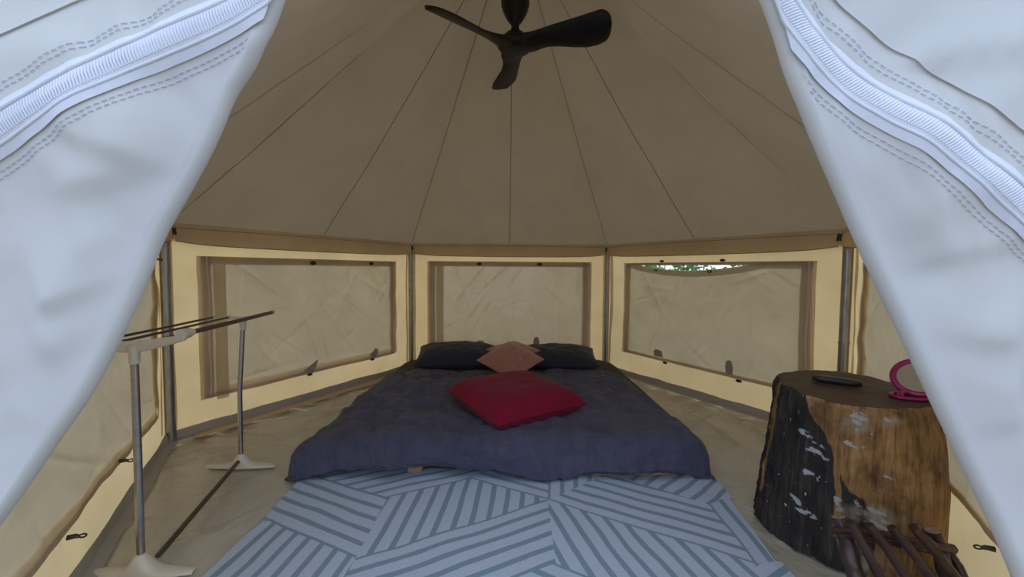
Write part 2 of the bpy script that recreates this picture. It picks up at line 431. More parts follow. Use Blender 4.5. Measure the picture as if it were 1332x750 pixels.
# added amber strip along the left back wall, coloured as light glowing through canvas
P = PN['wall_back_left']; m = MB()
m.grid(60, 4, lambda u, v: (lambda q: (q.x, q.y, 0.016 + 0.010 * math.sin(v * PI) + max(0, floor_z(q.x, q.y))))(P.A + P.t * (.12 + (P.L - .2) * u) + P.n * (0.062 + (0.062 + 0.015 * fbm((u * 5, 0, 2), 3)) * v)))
MAT['fold'] = cloth('amber_wall_glow', (0.58, 0.40, 0.20), (0.6, 0.4, 0.2), 0.1)  # amber puts the glow of transmitted light into the colour
m.obj('wall_glow_strip', 'fold', bpy.data.objects['baseboard_back_left'])  # added strip; 'fold' is only its glow colour, no fold of canvas

# ceiling: conical canvas roof in gores
E = {k: Vector((HEX[k].x * INSET, HEX[k].y * INSET, EAVE_Z)) for k in ORDER}
def roof_pt(A, B, u, t):
    e = A + (B - A) * u
    p = e + (APEX - e) * t
    sag = 0.035 * math.sin(PI * min(max(t, 0), 1)) * (1 - 0.8 * (2 * abs((u * 2) % 1 - .5)) ** 4 * 0)
    rid = -0.018 * math.sin(PI * ((u * 2) % 1.0)) * math.sin(PI * min(max(t, 0), 1)) ** 0.6 if t > 0 else 0
    um = min(u, 1 - u); al = math.atan2(p.y, p.x)
    wr = 0.007 * fbm((p.x * 2.0, p.y * 2.0, p.z * 2), 4) + 0.012 * fbm((al * 7, t * 1.6, 3), 3) * math.sin(PI * min(max(t, 0), 1)) ** .5 * ss(0, .06, um)
    wr += 0.020 * math.exp(-(um / .055) ** 2) * math.sin(PI * min(max(t, 0), 1)) ** .5
    pk = 0.016 * math.exp(-t * 9) * fbm((u * 22, t * 3, A.x), 3) * (1 if t > 0 else 0)
    return Vector((p.x, p.y, p.z - sag + rid * 0.6 + wr + pk))
roof = MB()
for i in range(6):
    a, b = ORDER[i], ORDER[(i + 1) % 6]
    t0 = 0.46 if a == 'FR' else -0.055
    roof.grid(40, 44, lambda u, v, A=E[a], B=E[b], t0=t0: roof_pt(A, B, u, t0 + (0.985 - t0) * v))
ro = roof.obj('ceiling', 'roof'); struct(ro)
def roof_in(A, B, u, t, d):
    q = roof_pt(A, B, u, t); n = (Vector((0, 0, 1.2)) - q).normalized(); return q + n * d
for i in range(6):
    a, b = ORDER[i], ORDER[(i + 1) % 6]
    if a == 'FR': continue
    for u0 in (0.0, 0.5):
        s = MB()
        s.grid(2, 50, lambda u, v, A=E[a], B=E[b], u0=u0: roof_in(A, B, u0 + (u - .5) * 0.0030 / max(0.12, 1 - v) ** 0.8, 0.97 * v, 0.004))
        s.obj('roof_seam', 'roofhem', ro)
# valance strips below the eave, one to a side, with a peg at each corner
vi = 1
for i in range(6):
    a, b = ORDER[i], ORDER[(i + 1) % 6]
    if a == 'FR': continue
    A, B = E[a], E[b]; n = -(A + B); n.z = 0; n.normalize(); L = (B - A).length
    def va(u, v, off=0.0):
        gap = 0.008 + (0.012 * v if True else 0)
        x = gap / L + u * (1 - 2 * gap / L)
        q = A + (B - A) * x
        lift = 0.02 * (abs(2 * u - 1) ** 8) * v
        w_ = 0.006 * math.sin(u * 9 + i) * v + 0.004 * fbm((u * 8 + i, v, 0), 3)
        return Vector((q.x, q.y, EAVE_Z - 0.004 - (0.124 - lift + 0.006 * math.sin(u * PI)) * v)) + n * (0.01 * math.sin(v * PI) + w_ - 0.004 + off)
    m = MB(); m.grid(60, 8, va); o = m.obj('trim_%d' % vi, 'valance'); struct(o); vi += 1
    m = MB(); m.grid(60, 1, lambda u, v: va(u, 0.22 + 0.035 * v + 0.10 * math.sin(u * PI) * -0.6, 0.003)); m.obj('stitch_line', 'roofhem', o)
    m = MB(); m.grid(60, 1, lambda u, v: va(u, 0.955 + 0.045 * v, 0.003)); m.obj('hem', 'roofhem', o)
POLE_LABEL = {'L': 'galvanised steel pole at the left corner, behind the drying rack', 'BL': 'thin steel pole behind the left corner of the bed head',
              'BR': 'thin steel pole behind the right corner of the bed head', 'R': 'galvanised steel pole at the right corner, behind the tree stump'}
for k, lab in POLE_LABEL.items():
    c = HEX[k]; d = (-c).normalized(); b = c + d * 0.05
    if k == 'L': b = Vector((-1.985, 0.03, 0)); b = c + Vector((0.045, 0.0, 0))
    r = 0.026 if k in 'LR' else 0.0235
    root = empty('tent_pole', (b.x, b.y, 0.0))
    m = MB(); m.lathe((b.x, b.y), [(r, 0.0), (r, 0.4), (r, 0.8), (r, 1.19)], 24); m.obj('upright', 'steel', root)
    m = MB(); m.lathe((b.x, b.y), [(r + 0.0015, 0.60), (r + 0.003, 0.602), (r + 0.003, 0.606), (r + 0.0015, 0.608)], 24); m.obj('joint_ring', 'steel', root)
    # the corner tie: timber peg and dark loop
    e = E[k] + d * 0.01
    hk = 1.5 if k == 'R' else 1.0
    tg = MB(); tg.tube([(e.x, e.y, EAVE_Z - 0.012), (e.x, e.y, EAVE_Z - 0.012 - 0.024)], [0.011 * hk, 0.010 * hk], 10); tg.obj('eave_peg', 'peg', root, bevel=0.002)
    lp = MB(); lp.tube([(e.x + d.x * .004, e.y + d.y * .004, EAVE_Z - 0.034), (e.x + d.x * .004, e.y + d.y * .004, EAVE_Z - 0.066 - 0.006 * hk)], [0.008 * hk, 0.012 * hk], 8); lp.obj('tie_loop', 'black', root)
    tag(root, lab, 'pole', 'corner poles of the tent')

# ------------------------------------------------------------------ windows with their canvas covers
def window(idx, wall, s0, s1, z0, z1, sag=None, toggles=(), tabs=(), leftzip=True, rightzip=True, zl=0.0, inner_left=True, seed=0.0, wallclips=()):
    P = PN[wall]
    c = P.p((s0 + s1) / 2, 0)
    rnd = random.Random(int(seed * 10)); folds = []
    for i in range(40):
        a = rnd.choice((rnd.gauss(1.1, .35), rnd.gauss(2.1, .35), rnd.uniform(0, PI)))
        folds.append((rnd.uniform(s0, s1), rnd.uniform(z0, z1), math.cos(a), math.sin(a), rnd.uniform(.10, .38), rnd.uniform(.006, .018), rnd.uniform(-1, 1) * 0.014))
    def creases(x, z):
        h = 0.0
        for (fx, fz, ca, sa, ln, wd, am) in folds:
            lx = (x - fx) * ca + (z - fz) * sa; ly = -(x - fx) * sa + (z - fz) * ca + 0.12 * lx * lx
            h += am * math.exp(-(lx / ln) ** 2 - abs(ly / wd) ** 1.4)
        return h
    def ztop(x): return z1 - (sag(x) if sag else 0.0)
    def surf(x, z, off=0.0):
        k = ss(s0, s0 + .12, x) * ss(0, .12, s1 - x) * ss(z0, z0 + .1, z) * (1 if sag else ss(0, .1, z1 - z))
        wv = 0.010 * fbm((x * 3.0 + seed, z * 3.0, 2.7 + seed), 4) + creases(x, z)
        dr = 0.018 * math.sin((x - s0) / (s1 - s0) * PI) * math.sin((z - z0) / (z1 - z0) * PI)
        return P.p(x, z, 0.014 + off + wv * k + (dr if sag else dr * 0.5))
    m = MB(); m.grid(150, 90, lambda u, v: surf(s0 + (s1 - s0) * u, z0 + (ztop(s0 + (s1 - s0) * u) - z0) * v))
    root = m.obj('window_%d' % idx, 'flap'); struct(root)
    # hems
    m = MB(); m.grid(60, 2, lambda u, v: surf(s0 + (s1 - s0) * u, ztop(s0 + (s1 - s0) * u) - 0.05 * v, 0.004)); m.obj('top_hem', 'hem', root)
    m = MB(); m.grid(60, 2, lambda u, v: surf(s0 + (s1 - s0) * u, z0 + 0.026 * v, 0.004)); m.obj('bottom_hem', 'hem', root)
    if leftzip:
        m = MB(); m.grid(4, 40, lambda u, v: surf(s0 - 0.02 + 0.075 * u, z0 - zl + (z1 - z0 + zl) * v, 0.007)); m.obj('side_hem', 'hem', root)
        m = MB(); m.grid(2, 40, lambda u, v: surf(s0 + 0.030 + 0.010 * u + 0.003 * math.sin(v * 11), z0 + 0.02 - zl + (z1 - z0 - 0.02 + zl) * v, 0.011)); m.obj('zip', 'zipw', root)
    if inner_left:
        m = MB(); m.grid(3, 40, lambda u, v: surf(s0 + 0.07 + 0.07 * u, z0 - 0.02 + (z1 - z0 - 0.03) * v, 0.003)); m.obj('inner_hem', 'inner', root)
    if rightzip:
        m = MB(); m.grid(4, 40, lambda u, v: surf(s1 - 0.065 + 0.085 * u, z0 + 0.01 + (z1 - z0 - 0.01) * v, 0.007)); m.obj('side_hem', 'hem', root)
        m = MB(); m.grid(2, 40, lambda u, v: surf(s1 - 0.025 + 0.011 * u + 0.003 * math.sin(v * 9 + 1), z0 + 0.01 + (z1 - z0 - 0.01) * v, 0.011)); m.obj('zip', 'zipw', root)
    for (x, z, rx, rz) in toggles:
        q = surf(min(max(x, s0 + .01), s1 - .01), z, 0.016); m = MB()
        m.grid(14, 7, lambda u, v: q + P.t * (rx * math.cos(2 * PI * u) * math.sin(PI * v)) + Vector((0, 0, rz * math.sin(2 * PI * u) * math.sin(PI * v))) + P.n * (0.007 * math.cos(PI * v)))
        m.obj('toggle', 'black', root)
    for (x, z, pts, ey) in tabs:
        m = MB(); ps = [surf(x + a, z + b, 0.014) for a, b in pts]
        m.add([p_ + P.n * 0.003 for p_ in ps] + [p_ - P.n * 0.001 for p_ in ps], [tuple(range(len(ps))), tuple(range(len(ps), 2 * len(ps)))[::-1]] + [(i, (i + 1) % len(ps), (i + 1) % len(ps) + len(ps), i + len(ps)) for i in range(len(ps))])
        tb = m.obj('tie_tab', 'tab', root, smooth=False)
        if ey:
            q = surf(x + ey[0], z + ey[1], 0.019); m = MB()
            m.tube([q + P.t * 0.008 * math.cos(a) + Vector((0, 0, 0.008 * math.sin(a))) for a in [2 * PI * i / 14 for i in range(14)]], 0.0022, 6, closed=True); m.obj('eyelet', 'zipw', tb)
    return root, surf, P
tabA = [(-.055, -.005), (-.045, .022), (.055, .085), (.062, .078), (.035, .004), (.01, -.012)]
tabB = [(-.035, .0), (-.03, .03), (.0, .05), (.03, .075), (.06, .06), (.05, .02), (.02, .0)]
tabC = [(-.02, .0), (-.025, .06), (-.01, .10), (.02, .105), (.035, .07), (.035, .0)]
tabD = [(-.04, .0), (-.05, .04), (-.02, .065), (.03, .055), (.04, .0)]
window(1, 'wall_back_left', 0.20, 1.785, 0.205, 1.085, toggles=[(0.93, 1.055, .026, .017), (1.50, 1.06, .022, .015), (0.90, 0.20, .024, .010), (1.49, 0.205, .024, .010)],
       tabs=[(0.90, 0.22, tabA, (-.04, .005)), (1.50, 0.225, tabB, (-.025, .015))], zl=-0.0, seed=1.3)
window(2, 'wall_back', 0.205, 1.805, 0.205, 1.095, toggles=[(0.70, 1.07, .025, .016), (1.30, 1.07, .025, .016)],
       tabs=[(0.72, 0.24, tabD, None), (1.27, 0.24, tabC, None)], seed=5.1)
def sagR(x): return 0.066 * math.sin(PI * (x - .32) / 1.16) ** 0.8 if .32 < x < 1.48 else 0.0
w3, surf3, P3 = window(3, 'wall_back_right', 0.245, 1.79, 0.235, 1.085, sag=sagR, toggles=[(0.72, 0.228, .024, .010), (1.36, 0.228, .024, .011)],
       tabs=[(0.66, 0.27, tabD, None), (1.28, 0.26, tabC, None)], inner_left=False, seed=9.4)  # tabs added inside in place of the outer tabs' shadows on the cover
# eyelets in the sagging top edge, clips left on the wall above the gap
for x in (0.60, 1.10):
    q = surf3(x, 1.085 - sagR(x) - 0.014, 0.008); m = MB()
    m.tube([q + P3.t * 0.016 * math.cos(a) + Vector((0, 0, 0.008 * math.sin(a))) for a in [2 * PI * i / 16 for i in range(16)]], 0.004, 6, closed=True); m.obj('eyelet', 'black', w3)
for x in (0.645, 1.19):
    q = P3.p(x, 1.098, 0.012); m = MB()
    m.grid(14, 7, lambda u, v: q + P3.t * (0.022 * math.cos(2 * PI * u) * math.sin(PI * v)) + Vector((0, 0, 0.011 * math.sin(2 * PI * u) * math.sin(PI * v))) + P3.n * (0.010 * math.cos(PI * v))); m.obj('toggle', 'black', w3)
m = MB(); m.grid(40, 2, lambda u, v: P3.p(0.30 + 1.43 * u, 1.062 + 0.024 * v, 0.006)); m.obj('frame_hem', 'tab', w3)
w4, surf4, P4 = window(4, 'wall_front_left', 0.15, 1.80, 0.21, 1.07, seed=12.9, leftzip=False, inner_left=False, rightzip=True)
w5, surf5, P5 = window(5, 'wall_front_right', 0.20, 1.78, 0.235, 1.07, seed=17.2, rightzip=False, inner_left=False)
def hook(q, n, tdir, root):
    m = MB(); base = q + n * 0.008
    m.tube([base - n * .008, base + n * 0.010, base + n * 0.018 + Vector((0, 0, -.004))], [0.008, 0.007, 0.005], 8)
    r_ = 0.0075; cc = base + n * 0.026 + Vector((0, 0, -.004))
    m.tube([cc + n * r_ * 1.1 * math.cos(a) + Vector((0, 0, r_ * .7 * math.sin(a))) for a in [2 * PI * i / 14 for i in range(14)]], 0.0026, 6, closed=True)
    m.obj('hook', 'black', root)
hook(P4.p(1.214, 0.225, 0.02), P4.n, P4.t, w4); hook(P4.p(0.724, 0.195, 0.02), P4.n, P4.t, w4)
hook(P4.p(1.765, 1.06, 0.02), P4.n, P4.t, w4)
hook(P5.p(1.347, 0.222, 0.02), P5.n, P5.t, w5)

# ------------------------------------------------------------------ door flaps, pulled back to either side
FY = -1.74
EL = [(0.25, -0.93), (0.548, -0.82), (0.615, -0.774), (0.673, -0.729), (0.704, -0.706), (0.769, -0.661), (0.829, -0.616), (0.877, -0.588), (0.93, -0.56), (0.978, -0.537), (1.015, -0.52), (1.046, -0.509), (1.077, -0.492), (1.129, -0.46), (1.186, -0.428), (1.231, -0.408), (1.26, -0.397), (1.292, -0.369), (1.332, -0.348), (1.372, -0.33), (1.50, -0.27), (1.75, -0.17)]
ER = [(0.25, 0.86), (0.566, 0.734), (0.659, 0.688), (0.727, 0.65), (0.822, 0.599), (0.915, 0.55), (1.006, 0.501), (1.075, 0.465), (1.123, 0.442), (1.175, 0.416), (1.221, 0.394), (1.282, 0.365), (1.342, 0.342), (1.382, 0.323), (1.50, 0.26), (1.75, 0.15)]
ZL = [(-0.98, 0.995), (-0.80, 1.105), (-0.65, 1.193), (-0.575, 1.238), (-0.52, 1.271), (-0.44, 1.316), (-0.38, 1.352), (-0.341, 1.380), (-0.29, 1.42)]
ZR = [(0.285, 1.44), (0.308, 1.412), (0.335, 1.382), (0.363, 1.348), (0.402, 1.302), (0.465, 1.244), (0.545, 1.182), (0.64, 1.106), (0.80, 1.00), (0.98, 0.87)]
FOLD_L = [(-.60, 1.20, -.44, 1.145, .020, .012), (-.62, 1.12, -.42, 1.175, .022, .011), (-.66, .965, -.50, 1.03, .020, .016), (-.66, .90, -.52, .985, .03, .012),
          (-.52, 1.06, -.44, 1.12, .015, .010), (-.60, 1.05, -.47, 1.09, .03, .008), (-.68, .78, -.58, .86, .02, .006), (-.66, .70, -.62, .80, .02, .006), (-.42, 1.21, -.39, 1.25, .010, .010)]
FOLD_R = [(.40, 1.24, .52, 1.05, .03, .009), (.45, 1.18, .64, 1.00, .035, .008), (.50, 1.03, .66, 1.07, .02, .009), (.56, .94, .68, .93, .02, .008), (.62, .80, .70, .82, .02, .006),
          (.49, 1.30, .68, 1.31, .012, .010), (.36, 1.34, .37, 1.28, .010, .008), (.60, .88, .70, .86, .03, .006)]
class Flap:
    def __init__(s, side, edge, zipl):
        s.side = side; s.edge = edge; s.zip = zipl
    def ex(s, z):
        return (interp(s.edge, z - .02) + interp(s.edge, z) * 2 + interp(s.edge, z + .02)) / 4 if z < 1.7 else interp(s.edge, z)
    def zx(s, x):
        t = s.zip; return interp(t, x)
    def y(s, x, z):
        sd = s.side; d = abs(x - s.ex(z))                     # distance from the folded edge
        y = FY + 0.35 * max(0, z - 1.42) ** 1.0 * 0.8
        y -= 0.03 * ss(0.0, 0.45, d)                         # belly of the cloth
        q = (x * 1.0 + sd * 4, z, 0)
        y -= 0.022 * fbm((x * 2.6 + 3 * sd - z * 1.2, z * 3.4 + x * 0.8 * sd, sd), 3) * ss(0, .12, d)
        # soft folds running from the edge outwards
        fold = 0.55 * math.sin((z * 1.0 + sd * -0.28 * x) * 19 + 3.4 * fbm((x * 2, z * 2, 5 + sd), 2))
        y -= (0.014 if sd < 0 else 0.007) * fold * ss(0.01, .22, d)
        # puckers beside the zip seam
        dz = z - s.zx(x)
        pk = math.exp(-((abs(dz) - 0.055) / 0.028) ** 2) * (1.0 if dz > 0 else .6)
        y -= 0.0085 * pk * fbm((x * 24 + dz * 6, dz * 5, 2 + sd), 2)
        for (ax, az, bx, bz, wd, am) in (FOLD_L if sd < 0 else FOLD_R):
            vx, vz = bx - ax, bz - az; l2 = vx * vx + vz * vz; t_ = ((x - ax) * vx + (z - az) * vz) / l2
            tc_ = max(0, min(1, t_)); ds = ((x - ax) * -vz + (z - az) * vx) / math.sqrt(l2)
            k_ = math.exp(-(max(0, abs(t_ - .5) - .3) / .18) ** 2)
            y -= am * k_ * (math.exp(-(ds / wd) ** 2) if ds < 0 else math.exp(-(ds / (wd * 3.2)) ** 2)) * ss(0, .10, d)
        y -= 0.006 * math.exp(-(dz / 0.03) ** 2)
        return y
    def build(s, label):
        sd = s.side; m = MB(); R_ = 0.013; NB = 14; NF = 110; nz = 190; z0, z1 = 0.36, 1.70
        def pt(u, v):
            z = z0 + (z1 - z0) * v; e = s.ex(z); k = u * (NB + NF)
            if k <= 4:
                d = 0.11 * (1 - k / 4); yy = s.y(e + sd * max(d, 0.001), z) + 2 * R_ + 0.006
                return (e + sd * (d + R_), yy, z)
            if k <= NB:
                a = (k - 4) / (NB - 4) * PI
                yb = s.y(e, z)
                return (e + sd * (R_ - R_ * math.sin(a)), yb + R_ + R_ * math.cos(a), z)
            t = (k - NB) / NF; d = R_ + (0.985 - abs(e) - R_) * t ** 1.15 if abs(e) < 0.9 else R_ + 0.06 * t
            return (e + sd * d, s.y(e + sd * d, z), z)
        m.grid(NB + NF, nz, pt)
        o = m.obj('door_flap', 'doorflap')
        tag(o, label, 'tent flap', 'canvas door flaps')
        # zip: tape, cord, teeth, stitched rows
        pts = []
        tab = s.zip
        N = 260
        for i in range(N + 1):
            x = tab[0][0] + (tab[-1][0] - tab[0][0]) * i / N
            z = sum(s.zx(x + j * 0.012) for j in (-2, -1, 0, 1, 2)) / 5
            pts.append((x, z))
        def off(i, d, lift):
            x, z = pts[i]; x2, z2 = pts[min(i + 1, N)]; x1, z1_ = pts[max(i - 1, 0)]
            tx, tz = x2 - x1, z2 - z1_; l = math.hypot(tx, tz); nx_, nz_ = -tz / l, tx / l
            X, Zz = x + nx_ * d, z + nz_ * d
            lim = s.ex(Zz) + sd * 0.004
            if sd * (X - lim) < 0: X = lim
            return Vector((X, s.y(X, Zz) - lift, Zz))
        ok = [i for i in range(N + 1) if sd * (pts[i][0] - s.ex(pts[i][1])) > 0.004]
        i0, i1 = ok[0], ok[-1]
        def inside(i, d):
            p_ = off(i, d, 0); return sd * (p_.x - s.ex(p_.z)) > 0.008
        def strip(d0, d1, l0, l1, name, mat, nn=3):
            q = MB(); q.grid(i1 - i0, nn, lambda u, v: off(i0 + round(u * (i1 - i0)), d0 + (d1 - d0) * v, l0 + (l1 - l0) * v + 0.0015 * math.sin(v * PI))); return q.obj(name, mat, o)
        up = 1
        strip(-0.026, 0.026, 0.0025, 0.0025, 'zip_tape', 'ziptape', 6)
        q = MB(); q.tube([off(i, 0.0155, 0.0030) for i in range(i0, i1 + 1, 2)], 0.0032, 8); q.obj('zip_piping', 'ziptape', o)
        q = MB(); q.tube([off(i, -0.0145, 0.0025) for i in range(i0, i1 + 1, 2)], 0.0024, 8); q.obj('zip_piping', 'ziptape', o)
        q = MB(); acc = 0.0; last = None; k = 0
        seg = []
        for i in range(i0, i1):
            a = off(i, 0, 0); b = off(i + 1, 0, 0); L_ = (b - a).length
            while acc < L_:
                seg.append((i + acc / L_)); acc += 0.0040
            acc -= L_
        for fi in seg:
            i = int(fi); a = off(i, -0.009, 0.0040); b = off(i, 0.011, 0.0040)
            a2 = off(min(i + 1, N), -0.009, 0.0040); fr = fi - i; sh = (a2 - a) * fr; sk_ = (a2 - a).normalized() * 0.003
            q.tube([a + sh - sk_, (a + b) / 2 + sh + Vector((0, -0.0018, 0)), b + sh + sk_], [0.0011, 0.0016, 0.0011], 6)
        q.obj('zip_teeth', 'zipteeth', o)
        for d in (-0.034, -0.040, 0.040, 0.047):
            q = MB()
            for i in range(i0, i1 - 1, 3):
                if not (inside(i, d) and inside(i + 2, d)): continue
                q.tube([off(i, d, 0.0010), off(i + 1, d, 0.0016), off(i + 2, d, 0.0010)], 0.0006, 5)
            q.obj('stitching', 'stitch', o)
        if sd > 0:      # lapped seam above the zip on the right flap
            strip(0.070, 0.30, 0.0035, 0.0015, 'seam_lap', 'doorflap', 10)
        else:
            strip(0.105, 0.112, 0.003, 0.0005, 'seam_lap', 'doorflap', 3)
        return o
Flap(-1, EL, ZL).build('white canvas door flap folded back on the left, beside the drying rack')
Flap(1, ER, ZR).build('white canvas door flap folded back on the right, beside the tree stump')

# ------------------------------------------------------------------ rug
def rug_z(x, y):
    return 0.010 + 0.0025 * fbm((x * 3, y * 3, 7), 3) + max(0, floor_z(x, y)) * 0.9
def clip(poly, n, d, keep_less=True):
    out = []
    for i in range(len(poly)):
        a, b = poly[i], poly[(i + 1) % len(poly)]
        da, db = a[0] * n[0] + a[1] * n[1] - d, b[0] * n[0] + b[1] * n[1] - d
        if not keep_less: da, db = -da, -db
        if da <= 0: out.append(a)
        if da * db < 0:
            t = da / (da - db); out.append((a[0] + (b[0] - a[0]) * t, a[1] + (b[1] - a[1]) * t))
    return out
a_, b_, c_, d_ = (-0.542, -0.571), (-0.544, -0.938), (-0.195, -0.402), (0.161, -0.581)
e_ = (0.185, -0.401); v_ = (0.151, -0.963); ap = (0.432, -0.401); nr = (0.553, -0.401); n2 = (0.855, -0.616); n3 = (0.941, -0.571); J_ = (0.839, -0.965); re = (0.921, -0.954)
tl = (-0.925, -0.381); lh = (-0.971, -0.728); YT = -0.30; YB = -1.55
cT = (-0.10, YT); eT = (0.19, YT); apT = (0.56, YT); nrT = (0.42, YT); tlT = (-1.0, YT); trT = (1.0, YT)
LX, RX = -1.004, 0.99
bB = (-0.60, YB); vB = (0.12, -1.30)
REG = [
    ([tlT, tl, a_, c_, cT], (a_, c_)), ([tlT, (LX, YT), (LX, lh[1]), lh, b_, a_, tl], ((-0.971, -0.728), (-0.544, -0.938))),
    ([(LX, lh[1]), lh, b_, bB, (LX - .02, YB)], ((-0.944, -0.758), (-0.976, -1.017))),
    ([a_, b_, d_, c_], ((-0.542, -0.571), (-0.57, -0.938))), ([cT, c_, d_, e_, eT], (c_, d_)),
    ([b_, d_, v_, (-0.30, -1.16), (-0.545, -1.16)], (b_, d_)), ([b_, (-0.545, -1.16), (-0.30, -1.16), (-0.30, YB), bB], ((-0.544, -0.938), (-0.56, -1.3))),
    ([d_, J_, (0.70, YB), (0.55, YB), (0.50, -1.17), v_], ((0.216, -0.60), (0.330, -1.02))), ([d_, ap, apT, nr, n2, J_], (d_, J_)),
    ([e_, d_, ap, apT, eT], (d_, e_)), ([apT, trT, (RX, n3[1]), n3, n2, nr], ((0.794, -0.581), (0.959, -0.443))),
    ([n2, n3, (RX - .02, n3[1]), re, J_], (n2, J_)), ([J_, re, (RX - .05, re[1]), (0.93, YB), (0.70, YB)], ((0.839, -0.965), (0.95, -0.90))),
    ([(-0.30, -1.16), v_, (0.50, -1.17), (0.55, YB), (-0.30, YB)], (v_, (0.50, -1.17))),
]
def inset_border(poly, k): return poly
rug = MB(); vmap = {}
def emit(poly, mi):
    if len(poly) < 3: return
    # cut the piece along y and x so it can lie on the uneven floor
    todo = [poly]
    for n in ((1, 0), (0, 1)):
        nx_ = []
        for p_ in todo:
            lo = min(q[0] * n[0] + q[1] * n[1] for q in p_); hi = max(q[0] * n[0] + q[1] * n[1] for q in p_)
            k = math.ceil(lo / 0.08) * 0.08; rest = p_
            while k < hi and len(rest) >= 3:
                nx_.append(clip(rest, n, k, True)); rest = clip(rest, n, k, False); k += 0.08
            nx_.append(rest)
        todo = [q for q in nx_ if len(q) >= 3]
    for p_ in todo:
        ar = sum(p_[i][0] * p_[(i + 1) % len(p_)][1] - p_[(i + 1) % len(p_)][0] * p_[i][1] for i in range(len(p_)))
        if abs(ar) < 1e-7: continue
        if ar < 0: p_ = p_[::-1]
        rug.add([(x + .007 * fbm((x * 5, y * 5, 2), 2), y + .010 * fbm((x * 5, y * 5, 12), 2), rug_z(x, y)) for x, y in p_], [tuple(range(len(p_)))], mi)
PER = 0.0655; DK = 0.0225
for poly, (p0, p1) in REG:
    dx, dy = p1[0] - p0[0], p1[1] - p0[1]; l = math.hypot(dx, dy); n = (-dy / l, dx / l)
    base = p0[0] * n[0] + p0[1] * n[1]
    ds = [q[0] * n[0] + q[1] * n[1] - base for q in poly]
    k0, k1 = math.floor(min(ds) / PER) - 1, math.ceil(max(ds) / PER) + 1
    for k in range(k0, k1 + 1):
        lo, hi = base + k * PER - DK / 2, base + k * PER + DK / 2
        for (s0, s1, mi) in ((lo, hi, 1), (hi, lo + PER, 0)):
            q = clip(clip(poly, n, s0, False), n, s1, True) if True else None
            if len(q) >= 3: emit(q, mi)
ro_ = rug.obj('rug', ['ruglight', 'rugdark'], solidify=0.0)
tag(ro_, 'pale blue woven rug with dark blue geometric stripes, in front of the bed', 'rug'); base_at(ro_, (0, -0.9, 0))
# ------------------------------------------------------------------ bed
bb = empty('bed_base', (0, 0.65, 0.0))
for x in (-0.88, -0.475, -0.075, 0.40, 0.86):
    m = MB(); m.box((x - 0.036, -0.345, 0.008), (x + 0.036, 1.58, 0.060)); m.obj('runner', 'pinewood', bb, smooth=False, bevel=0.003)
for i in range(12):
    y = -0.33 + i * 0.165
    m = MB(); m.box((-0.95, y, 0.060), (0.95, y + 0.095, 0.078)); m.obj('deck_board', 'pinewood', bb, smooth=False, bevel=0.002)
m = MB(); m.box((0.36, -0.372, 0.012), (0.97, -0.348, 0.052)); m.obj('front_board', 'pinewood', bb, smooth=False, bevel=0.002)
tag(bb, 'low wooden slatted bed base under the mattress', 'bed base')
m = MB()
def mat_pt(u, v):
    a = 2 * PI * u; b = PI * (v - .5)
    sg = lambda x, e: math.copysign(abs(x) ** e, x)
    cb = sg(math.cos(b), 0.35); x = 0.985 * cb * sg(math.cos(a), 0.22); y = 0.99 * cb * sg(math.sin(a), 0.22)
    return (x, 0.655 + y, 0.1175 + 0.038 * sg(math.sin(b), 0.4) + 0.004 * fbm((x * 3, y * 3, 0), 3) * (v > .5))
m.grid(96, 32, mat_pt); o = m.obj('mattress', 'sheet'); tag(o, 'low mattress in a dark striped sheet, bare beside the pillows', 'mattress'); base_at(o, (0, 0.655, 0.08))

